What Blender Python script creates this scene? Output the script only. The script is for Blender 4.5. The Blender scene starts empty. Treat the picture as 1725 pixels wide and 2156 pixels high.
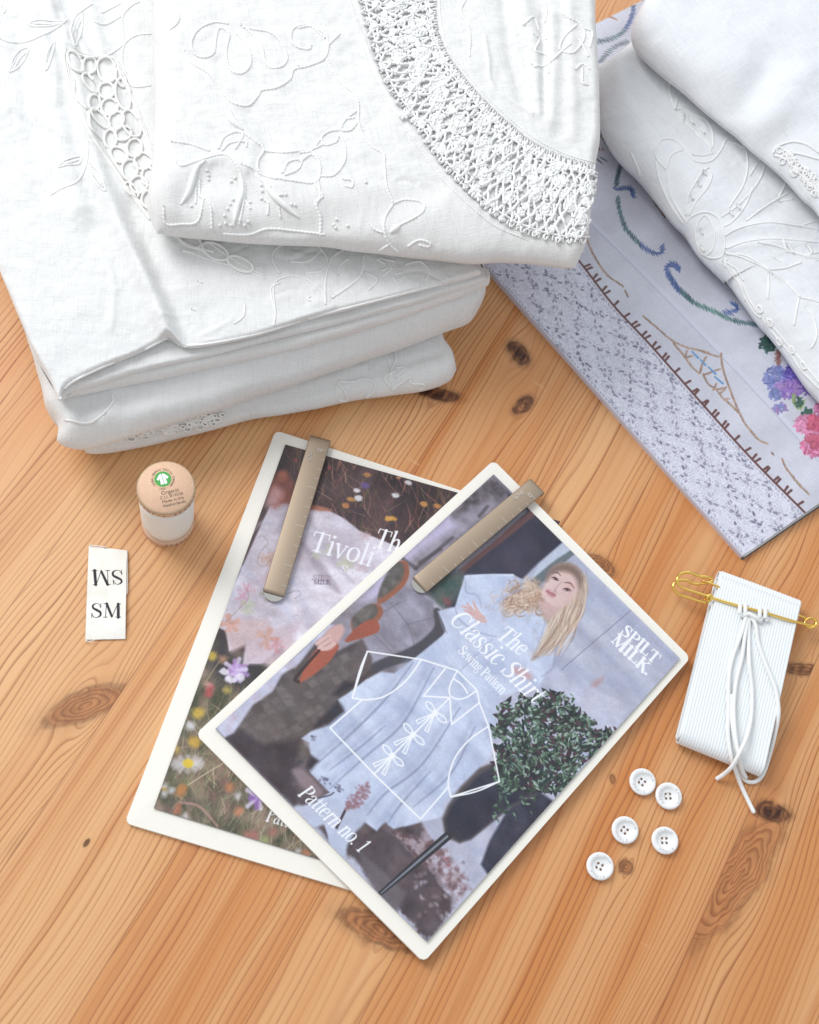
import bpy, bmesh, math, random
import numpy as np
from mathutils import Vector, Matrix
from mathutils.bvhtree import BVHTree
random.seed(7); RNG = np.random.default_rng(7)
C = bpy.context.scene.collection
SC = bpy.context.scene

# ------------------------------------------------------------------ camera
W0, H0, FOC, HC = 1725.0, 2156.0, 3000.0, 0.74
PITCH, ROLL = math.radians(66), math.radians(19)
_r = np.array([1., 0, 0]); _u = np.array([0, math.sin(PITCH), math.cos(PITCH)]); FW = np.array([0, math.cos(PITCH), -math.sin(PITCH)])
RT = math.cos(ROLL)*_r + math.sin(ROLL)*_u
UP = -math.sin(ROLL)*_r + math.cos(ROLL)*_u
CAM = np.array([0, 0, HC])
cd = bpy.data.cameras.new('camera'); cam = bpy.data.objects.new('camera', cd); C.objects.link(cam)
M = Matrix(((RT[0], UP[0], -FW[0], 0), (RT[1], UP[1], -FW[1], 0), (RT[2], UP[2], -FW[2], HC), (0, 0, 0, 1)))
cam.matrix_world = M
cd.sensor_fit = 'VERTICAL'; cd.sensor_height = 36; cd.sensor_width = 36*W0/H0; cd.lens = 36*FOC/H0
cd.clip_start = 0.02; cd.clip_end = 50
cd.dof.use_dof = True; cd.dof.focus_distance = 0.80; cd.dof.aperture_fstop = 11
SC.camera = cam

# ------------------------------------------------------------------ light
def P(d, z=0.0):
    v = (d[0]-W0/2)/FOC*RT - (d[1]-H0/2)/FOC*UP + FW
    return CAM + v*((z-HC)/v[2])
w = bpy.data.worlds.new('World'); SC.world = w; w.use_nodes = True
bg = w.node_tree.nodes['Background']; bg.inputs[0].default_value = (0.93, 0.96, 1.0, 1); bg.inputs[1].default_value = 0.72
CEN = P((850, 1100))
def area(name, pos, target, size, power, col, size_y=None):
    l = bpy.data.lights.new(name, 'AREA'); l.energy = power; l.color = col; l.size = size
    if size_y: l.shape = 'RECTANGLE'; l.size_y = size_y
    o = bpy.data.objects.new(name, l); C.objects.link(o); o.location = pos
    o.rotation_euler = (Vector(target)-Vector(pos)).to_track_quat('-Z', 'Y').to_euler()
    return o
# daylight from a window on the left; shadows fall to the right of the picture
_d = P((850, 1100))-P((210, 560)); _d /= np.linalg.norm(_d)
area('window_light', CEN - _d*1.5 + np.array([0, 0, 1.5]), CEN, 0.95, 33.0, (0.98, 0.99, 1.0), 1.15)
_b = P((850, 1100))-P((1500, -900)); _b /= np.linalg.norm(_b)
area('fill_light_far', CEN - _b*2.0 + np.array([0, 0, 1.2]), CEN, 1.4, 8.0, (0.76, 0.90, 1.0), 1.1)  # added cool fill lamp from the upper right, not a second window
SC.view_settings.view_transform = 'Standard'; SC.view_settings.look = 'None'
SC.view_settings.exposure = 0.0; SC.view_settings.gamma = 1.0; SC.view_settings.use_curve_mapping = False
SC.render.engine = 'CYCLES'

# ------------------------------------------------------------------ helpers
K = 1725/3277
def Z(x0, y0, s):
    return lambda *p: [((x0+x*s)*K, (y0+y*s)*K) for x, y in p]
zTL = Z(0, 0, 1300/1725); zTC = Z(1200, 0, 1300/1725); zTR = Z(2177, 0, 1100/1725); zBK = Z(1900, 1000, 1377/1725)
zST = Z(0, 900, 2100/1725); zSP = Z(300, 1750, 600/1437); zE1 = Z(700, 1700, 1200/1725); zE2 = Z(450, 2500, 1050/1725)
zA = Z(1500, 1800, 1300/1725); zB = Z(800, 2600, 1300/1725); zR = Z(2600, 2150, 677/1269); zU = Z(2250, 3000, 600/1725)
zK = Z(2600, 1000, 677/1622); zW1 = Z(0, 2100, 1100/1725); zW2 = Z(0, 3200, 1700/1725); zW3 = Z(1700, 3000, 1577/1725)

def crom(pts, n=10, closed=False):
    p = np.array(pts, float)
    if len(p) < 3 and not closed: 
        t = np.linspace(0, 1, n+1)[:, None]; return p[0]*(1-t)+p[-1]*t
    if closed: q = np.vstack([p[-1], p, p[0], p[1]])
    else: q = np.vstack([2*p[0]-p[1], p, 2*p[-1]-p[-2]])
    out = []
    t = np.linspace(0, 1, n, endpoint=False)[:, None]
    for i in range(1, len(q)-2):
        a, b, c, d = q[i-1], q[i], q[i+1], q[i+2]
        out.append(.5*((2*b)+(-a+c)*t+(2*a-5*b+4*c-d)*t*t+(-a+3*b-3*c+d)*t**3))
    out = np.vstack(out)
    if not closed: out = np.vstack([out, p[-1]])
    return out
def resample(p, m):
    p = np.array(p, float); s = np.r_[0, np.cumsum(np.linalg.norm(np.diff(p, axis=0), axis=1))]
    t = m if isinstance(m, np.ndarray) else np.linspace(0, 1, m)
    return np.stack([np.interp(t*s[-1], s, p[:, k]) for k in range(p.shape[1])], 1)
def _hash(ix, iy, seed):
    n = (ix*374761393 + iy*668265263 + seed*1274126177) & 0xffffffff
    n = ((n ^ (n >> 13))*1274126177) & 0xffffffff
    return ((n ^ (n >> 16)) & 0xffffff)/float(0xffffff)
def vnoise(x, y, seed=0):
    x = np.asarray(x, float); y = np.asarray(y, float)
    ix = np.floor(x).astype(np.int64); iy = np.floor(y).astype(np.int64); fx = x-ix; fy = y-iy
    fx = fx*fx*(3-2*fx); fy = fy*fy*(3-2*fy)
    a = _hash(ix, iy, seed); b = _hash(ix+1, iy, seed); c = _hash(ix, iy+1, seed); d = _hash(ix+1, iy+1, seed)
    return (a*(1-fx)+b*fx)*(1-fy)+(c*(1-fx)+d*fx)*fy
def fbm(x, y, seed=0, o=4):
    s = 0; a = .5
    for k in range(o):
        s = s+a*vnoise(x*2**k, y*2**k, seed+k*17); a *= .5
    return s
def mesh_obj(name, verts, faces, mat, parent=None, smooth=True, uvs=None):
    me = bpy.data.meshes.new(name)
    v = np.asarray(verts, dtype=np.float32)
    if isinstance(faces, np.ndarray):
        nf, k = faces.shape
        me.vertices.add(len(v)); me.vertices.foreach_set('co', v.ravel())
        me.loops.add(nf*k); me.loops.foreach_set('vertex_index', faces.ravel().astype(np.int32))
        me.polygons.add(nf); me.polygons.foreach_set('loop_start', np.arange(0, nf*k, k, dtype=np.int32))
        me.polygons.foreach_set('loop_total', np.full(nf, k, dtype=np.int32))
        me.update(calc_edges=True)
    else:
        me.from_pydata([tuple(map(float, q)) for q in v], [], faces); me.update()
    if smooth: me.polygons.foreach_set('use_smooth', np.ones(len(me.polygons), bool))
    if uvs is not None:
        ul = me.uv_layers.new(name='UVMap'); li = np.zeros(len(me.loops), np.int32); me.loops.foreach_get('vertex_index', li)
        ul.data.foreach_set('uv', np.asarray(uvs, np.float32)[li].ravel())
    if mat: me.materials.append(mat)
    o = bpy.data.objects.new(name, me); C.objects.link(o)
    if parent: o.parent = parent
    return o
def tag(o, label, cat=None, group=None, kind=None):
    if label: o['label'] = label
    if cat: o['category'] = cat
    if group: o['group'] = group
    if kind: o['kind'] = kind
    return o
def empty(name, loc, label, cat, group=None):
    o = bpy.data.objects.new(name, None); o.empty_display_size = .01; C.objects.link(o); o.location = loc
    return tag(o, label, cat, group)
def grid_faces(n, m, off=0, flip=False):
    i, j = np.meshgrid(np.arange(n-1), np.arange(m-1), indexing='ij'); a = (i*m+j).ravel()+off
    f = np.stack([a, a+m, a+m+1, a+1], 1)
    return f[:, ::-1].copy() if flip else f
def reorigin(o, loc):
    """give a mesh thing an origin at its base (mesh + children stay in place)"""
    loc = Vector(loc); o.data.transform(Matrix.Translation(-loc)); o.location = loc
    for c in o.children: c.data.transform(Matrix.Translation(-loc))

# tubes: list of (points Nx3, radius scalar/array)
class Tubes:
    def __init__(s, sides=6): s.v = []; s.f = []; s.n = 0; s.k = sides
    def add(s, pts, rad, closed=False, cap=True):
        p = np.asarray(pts, float); n = len(p)
        if n < 2: return
        s.seg = getattr(s, 'seg', []); s.seg.append((n, p, (pts, rad), dict(closed=closed, cap=cap)))
        r = np.broadcast_to(np.asarray(rad, float), (n,))
        if closed: t = np.roll(p, -1, 0)-np.roll(p, 1, 0)
        else: t = np.gradient(p, axis=0)
        t /= np.linalg.norm(t, axis=1)[:, None]+1e-12
        ref = np.array([0, 0, 1.]); a = np.cross(t, ref); l = np.linalg.norm(a, axis=1)
        a[l < .15] = np.cross(t[l < .15], [1., 0, 0]); a /= np.linalg.norm(a, axis=1)[:, None]
        for i in range(1, n):
            if a[i]@a[i-1] < 0: a[i] = -a[i]
        b = np.cross(t, a); k = s.k; th = np.arange(k)*2*math.pi/k
        ring = p[:, None]+r[:, None, None]*(np.cos(th)[None, :, None]*a[:, None]+np.sin(th)[None, :, None]*b[:, None])
        s.v.append(ring.reshape(-1, 3)); o = s.n
        m = n if closed else n-1
        i, j = np.meshgrid(np.arange(m), np.arange(k), indexing='ij'); i = i.ravel(); j = j.ravel(); i2 = (i+1) % n; j2 = (j+1) % k
        s.f.append(np.stack([o+i*k+j, o+i*k+j2, o+i2*k+j2, o+i2*k+j], 1)); s.n += n*k
        if cap and not closed:
            for idx, sg in ((0, -1), (n-1, 1)):
                s.v.append((p[idx]+sg*t[idx]*r[idx]*.6)[None]); c = s.n; s.n += 1
                j = np.arange(k); j2 = (j+1) % k; q = np.stack([o+idx*k+j, o+idx*k+j2, np.full(k, c), np.full(k, c)], 1)
                s.tri = getattr(s, 'tri', []); s.tri.append(q[:, :3])
    def build(s, name, mat, parent=None):
        """threads that lie far apart become parts of their own"""
        segs = getattr(s, 'seg', [])
        if len(segs) < 2: return s._build(name, mat, parent)
        lo = np.array([q[1].min(0) for q in segs]); hi = np.array([q[1].max(0) for q in segs]); n = len(segs); lab = list(range(n))
        def find(i):
            while lab[i] != i: lab[i] = lab[lab[i]]; i = lab[i]
            return i
        for i in range(n):
            g = np.sqrt((np.maximum(0, np.maximum(lo-hi[i], lo[i]-hi))**2).sum(1))
            for j in np.nonzero(g < .017)[0]: lab[find(i)] = find(int(j))
        roots = sorted({find(i) for i in range(n)})
        if len(roots) == 1: return s._build(name, mat, parent)
        out = None
        for r_ in roots:
            t = Tubes(s.k)
            for i in range(n):
                if find(i) == r_: t.add(*segs[i][2], **segs[i][3])
            out = t._build(name, mat, parent)
        return out
    def _build(s, name, mat, parent=None):
        v = np.vstack(s.v); f = [tuple(map(int, q)) for q in np.vstack(s.f)]
        for t in getattr(s, 'tri', []): f += [tuple(map(int, q)) for q in t]
        return mesh_obj(name, v, f, mat, parent)

# ------------------------------------------------------------------ node helpers
class X:
    nt = None
    def __init__(s, sock): s.s = sock
    @staticmethod
    def m(op, *a, clamp=False):
        n = X.nt.nodes.new('ShaderNodeMath'); n.operation = op; n.use_clamp = clamp
        for i, q in enumerate(a):
            if isinstance(q, X): X.nt.links.new(q.s, n.inputs[i])
            else: n.inputs[i].default_value = q
        return X(n.outputs[0])
    def __add__(s, o): return X.m('ADD', s, o)
    __radd__ = __add__
    def __sub__(s, o): return X.m('SUBTRACT', s, o)
    def __rsub__(s, o): return X.m('SUBTRACT', o, s)
    def __mul__(s, o): return X.m('MULTIPLY', s, o)
    __rmul__ = __mul__
    def __truediv__(s, o): return X.m('DIVIDE', s, o)
def sstep(x, a, b):
    n = X.nt.nodes.new('ShaderNodeMapRange'); n.interpolation_type = 'SMOOTHSTEP'
    X.nt.links.new(x.s, n.inputs['Value']); n.inputs['From Min'].default_value = a; n.inputs['From Max'].default_value = b
    return X(n.outputs[0])
def xyz(x, y, z=0.0):
    n = X.nt.nodes.new('ShaderNodeCombineXYZ')
    for i, q in enumerate((x, y, z)):
        if isinstance(q, X): X.nt.links.new(q.s, n.inputs[i])
        else: n.inputs[i].default_value = q
    return n.outputs[0]
def noise(vec, scale=1, detail=3, rough=.5, col=False, dim='3D'):
    n = X.nt.nodes.new('ShaderNodeTexNoise'); n.noise_dimensions = dim
    X.nt.links.new(vec, n.inputs['Vector']); n.inputs['Scale'].default_value = scale; n.inputs['Detail'].default_value = detail; n.inputs['Roughness'].default_value = rough
    return X(n.outputs[0])
def mix(f, a, b):
    n = X.nt.nodes.new('ShaderNodeMix'); n.data_type = 'RGBA'
    if isinstance(f, X): X.nt.links.new(f.s, n.inputs[0])
    else: n.inputs[0].default_value = f
    for q, i in ((a, 6), (b, 7)):
        if isinstance(q, tuple): n.inputs[i].default_value = (*q, 1)
        else: X.nt.links.new(q, n.inputs[i])
    return n.outputs[2]
def new_mat(name, col=(.8, .8, .8), rough=.6, **kw):
    m = bpy.data.materials.new(name); m.use_nodes = True; b = m.node_tree.nodes['Principled BSDF']
    b.inputs['Base Color'].default_value = (*col, 1); b.inputs['Roughness'].default_value = rough
    for k, v in kw.items(): b.inputs[k.replace('_', ' ')].default_value = v
    X.nt = m.node_tree
    return m, b
def bump(b, h, dist, strength=1.0):
    n = X.nt.nodes.new('ShaderNodeBump'); n.inputs['Distance'].default_value = dist; n.inputs['Strength'].default_value = strength
    X.nt.links.new(h.s, n.inputs['Height']); X.nt.links.new(n.outputs[0], b.inputs['Normal'])
def objco():
    n = X.nt.nodes.new('ShaderNodeTexCoord'); s = X.nt.nodes.new('ShaderNodeSeparateXYZ'); X.nt.links.new(n.outputs['Object'], s.inputs[0])
    return n.outputs['Object'], X(s.outputs[0]), X(s.outputs[1]), X(s.outputs[2])
def lin(c): return tuple((q/255/12.92 if q/255 < .04045 else ((q/255+.055)/1.055)**2.4) for q in c)

def cloth_mat(name, col, amp=.00012, ang=0.3, per=.0009):
    m, b = new_mat(name, col, .85); b.inputs['Sheen Weight'].default_value = .15; b.inputs['Specular IOR Level'].default_value = .15
    o, x, y, z = objco()
    ca, sa = math.cos(ang), math.sin(ang)
    u = x*ca+y*sa; v = y*ca-x*sa
    n1 = noise(xyz(u*1700., v*170., z*300.), 1, 2); n2 = noise(xyz(u*170., v*1700., z*300.), 1, 2); n3 = noise(o, 190, 4, .65)
    bump(b, n1*1.2+n2*1.2+n3*1.3, amp*2.0, .7)
    t1 = sstep(noise(xyz(u*1300., v*70., z*200.), 1, 2), .45, .75); t2 = sstep(noise(xyz(u*70., v*1300., z*200.), 1, 2), .45, .75)
    c = mix(t1*.6, col, tuple(q*.88 for q in col)); c = mix(t2*.55, c, tuple(min(q*1.07, .93) for q in col))
    X.nt.links.new(c, b.inputs['Base Color'])
    return m
M_WHITE = cloth_mat('white_linen', (.735, .735, .725)); M_WHITE2 = cloth_mat('white_linen_cool', (.735, .75, .77), ang=.9)
M_CREAM = cloth_mat('off_white_linen', (.74, .735, .72), ang=.55)
def thread_mat(name, col):
    m, b = new_mat(name, col, .8); b.inputs['Sheen Weight'].default_value = .1; b.inputs['Specular IOR Level'].default_value = .15
    o, x, y, z = objco(); bump(b, noise(o, 2500, 2), .0001, .5); return m
M_THR = thread_mat('white_thread', (.83, .83, .82)); M_THR2 = thread_mat('ecru_thread', (.83, .82, .79))

# ------------------------------------------------------------------ painter for printed paper
class Paint:
    """paints a print in its own flat paper coordinates; o, ex, ey give the paper's corner and edges in the world"""
    def __init__(s, cor, z, ppm):
        """cor: bl, br, tr, tl world corners"""
        c = [np.array(q[:2], float) for q in cor]; s.z = z; s.ppm = ppm
        s.w = int((np.linalg.norm(c[1]-c[0])+np.linalg.norm(c[2]-c[3]))/2*ppm); s.h = int((np.linalg.norm(c[3]-c[0])+np.linalg.norm(c[2]-c[1]))/2*ppm)
        dst = [(0, 0), (s.w, 0), (s.w, s.h), (0, s.h)]; A = []; B = []
        for (x, y), (u, v) in zip(c, dst):
            A += [[x, y, 1, 0, 0, 0, -u*x, -u*y], [0, 0, 0, x, y, 1, -v*x, -v*y]]; B += [u, v]
        s.Hm = np.append(np.linalg.solve(np.array(A), np.array(B, float)), 1).reshape(3, 3)
        s.img = np.zeros((s.h, s.w, 3), np.float32)
        s.yy, s.xx = np.mgrid[0:s.h, 0:s.w].astype(np.float32)
        s.sc = ppm*.00028     # one photo unit is about .28 mm
    def px(s, pts):
        q = np.array([[*P(p, s.z)[:2], 1] for p in pts])@s.Hm.T
        return q[:, :2]/q[:, 2:]
    def box(s, p, m):
        x0 = max(int(p[:, 0].min()-m), 0); x1 = min(int(p[:, 0].max()+m)+2, s.w); y0 = max(int(p[:, 1].min()-m), 0); y1 = min(int(p[:, 1].max()+m)+2, s.h)
        return (x0, x1, y0, y1) if x1 > x0 and y1 > y0 else None
    def comp(s, b, al, col, a):
        x0, x1, y0, y1 = b; al = (al*a)[..., None]
        c = np.array(col, np.float32)/255 if not isinstance(col, np.ndarray) else col[y0:y1, x0:x1]
        s.img[y0:y1, x0:x1] = s.img[y0:y1, x0:x1]*(1-al)+c*al
    def fill(s, col): s.img[:] = np.array(col, np.float32)/255
    def field(s, c0, c1, sx, sy, seed=0, o=4, con=1.6):
        f = np.clip((fbm(s.xx/s.sc/sx, s.yy/s.sc/sy, seed, o)/.94-.5)*con+.5, 0, 1)[..., None].astype(np.float32)
        return (np.array(c0, np.float32)*(1-f)+np.array(c1, np.float32)*f)/255
    def poly(s, pts, col, a=1, soft=1.2, curve=0, rag=0, px=False):
        p = np.array(pts, float) if px else s.px(pts)
        if curve: p = crom(p, curve, True)
        soft = max(soft*s.sc, .7); b = s.box(p, soft+rag*s.sc)
        if not b: return
        x0, x1, y0, y1 = b; X_, Y_ = s.xx[y0:y1, x0:x1], s.yy[y0:y1, x0:x1]
        if rag:
            X_ = X_+(fbm(X_/s.sc/9, Y_/s.sc/9, 3)-.47)*rag*2*s.sc; Y_ = Y_+(fbm(X_/s.sc/9, Y_/s.sc/9, 9)-.47)*rag*2*s.sc
        d = np.full(X_.shape, 1e9, np.float32); ins = np.zeros(X_.shape, bool)
        for i in range(len(p)):
            ax, ay = p[i]; bx, by = p[(i+1) % len(p)]; dx, dy = bx-ax, by-ay; L = dx*dx+dy*dy
            if L < 1e-9: continue
            t = np.clip(((X_-ax)*dx+(Y_-ay)*dy)/L, 0, 1)
            d = np.minimum(d, (X_-ax-t*dx)**2+(Y_-ay-t*dy)**2)
            if abs(dy) > 1e-9:
                c = ((ay > Y_) != (by > Y_)) & (X_ < (Y_-ay)*dx/dy+ax); ins ^= c
        d = np.sqrt(d); d = np.where(ins, -d, d)
        s.comp(b, np.clip(.5-d/soft*.5, 0, 1), col, a)
    def stroke(s, pts, wd, col, a=1, curve=8, soft=1.0, px=False, closed=False):
        p = np.array(pts, float) if px else s.px(pts); wd = np.broadcast_to(np.asarray(wd, float), (len(p),))*(1 if px else s.sc)
        q = np.column_stack([p, wd])
        if curve and (len(p) > 2): q = crom(q, curve, closed)
        if closed: q = np.vstack([q, q[0]])
        q[:, 2] = np.maximum(q[:, 2], .05); soft = max(soft if px else soft*s.sc, .8)
        b = s.box(q, q[:, 2].max()/2+soft)
        if not b: return
        x0, x1, y0, y1 = b; al = np.zeros((y1-y0, x1-x0), np.float32)
        for i in range(len(q)-1):
            seg = q[i:i+2]; bb = s.box(seg, seg[:, 2].max()/2+soft)
            if not bb: continue
            u0, u1, v0, v1 = bb; X_, Y_ = s.xx[v0:v1, u0:u1], s.yy[v0:v1, u0:u1]
            ax, ay, ra = seg[0]; bx, by, rb = seg[1]; dx, dy = bx-ax, by-ay; L = dx*dx+dy*dy+1e-9
            t = np.clip(((X_-ax)*dx+(Y_-ay)*dy)/L, 0, 1); d = np.hypot(X_-ax-t*dx, Y_-ay-t*dy)-(ra+(rb-ra)*t)/2
            sub = al[v0-y0:v1-y0, u0-x0:u1-x0]; np.maximum(sub, np.clip(.5-d/soft, 0, 1), out=sub)
        s.comp(b, al, col, a)
    def blob(s, c, rx, ry, col, a=1, ang=0, soft=2, rag=0):
        th = np.linspace(0, 2*math.pi, 20, endpoint=False); q = s.px([c])[0]
        x = rx*np.cos(th)*s.sc; y = ry*np.sin(th)*s.sc; ca, sa = math.cos(ang), math.sin(ang)
        s.poly(np.stack([q[0]+x*ca-y*sa, q[1]+x*sa+y*ca], 1), col, a, soft, px=True, rag=rag)
    def text(s, st, d0, d1, col=(255, 255, 255), em=None, shear=0., wt=1.0, a=1, flipud=False, thin=0.0):
        p0, p1 = s.px([d0, d1]); v = p1-p0; L = np.linalg.norm(v); ux = v/L; uy = np.array([-ux[1], ux[0]])
        if s.flip: uy = -uy
        adv = sum(GL[c][0] for c in st)
        e = L/adv; tr = 0; ey = em*s.sc if em else e      # em: letter height, width follows the baseline
        wt = wt*(.5+.5*ey/e)
        x = 0
        for c in st:
            for g in GL[c][1]:
                cur = g[0] in 'cC'; q = np.array([(k[0]+shear*k[1]*ey/e, k[1], max(k[2]*wt, thin)) for k in g[1]])
                pp = p0+ux*(x+q[:, :1]*e)+uy*(q[:, 1:2]*ey)
                s.stroke(pp, np.maximum(q[:, 2]*e, .9), col, a, curve=6 if cur else 0, soft=.9, px=True, closed=g[0] == 'C')
            x += GL[c][0]*e+tr
    flip = False
    def mottle(s, a=.16):
        """print grain and uneven tones, as in a printed photograph"""
        m = 1+(fbm(s.xx/26, s.yy/26, 71, 3)-.45)*a*1.3+(fbm(s.xx/7, s.yy/7, 72, 3)-.45)*a*1.1+(vnoise(s.xx/2.6, s.yy/2.6, 73)-.5)*a*.7
        t = (fbm(s.xx/50, s.yy/50, 74, 3)-.45)[..., None]*np.array([.03, .0, -.03])
        s.img = np.clip(s.img*m[..., None]+t, 0, 1).astype(np.float32)
    def image(s, name, gain=1.0, grain=0.02, soft=True):
        k = np.pad(s.img, ((1, 1), (1, 1), (0, 0)), 'edge'); s.img = (k[1:-1, 1:-1]*4+k[:-2, 1:-1]+k[2:, 1:-1]+k[1:-1, :-2]+k[1:-1, 2:])/8 if soft else s.img
        im = s.img+RNG.normal(0, grain, (s.h, s.w, 1)).astype(np.float32)
        im = np.clip(im, 0, 1)
        if gain != 1: im = im*gain
        buf = np.ones((s.h, s.w, 4), np.float32); buf[..., :3] = np.clip(im, 0, 1)
        i = bpy.data.images.new(name, s.w, s.h); i.pixels.foreach_set(buf.ravel()); i.update(); i.pack()
        return i
def img_mat(name, im, rough=.45, spec=.5, coat=0):
    m, b = new_mat(name, (1, 1, 1), rough); n = m.node_tree.nodes.new('ShaderNodeTexImage'); n.image = im
    u = m.node_tree.nodes.new('ShaderNodeTexCoord'); m.node_tree.links.new(u.outputs['UV'], n.inputs[0]); m.node_tree.links.new(n.outputs[0], b.inputs['Base Color'])
    b.inputs['Specular IOR Level'].default_value = spec
    o, x, y, z = objco(); bump(b, noise(o, 700, 2)+noise(o, 45, 2)*3., .00006, .35)
    return m

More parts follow.
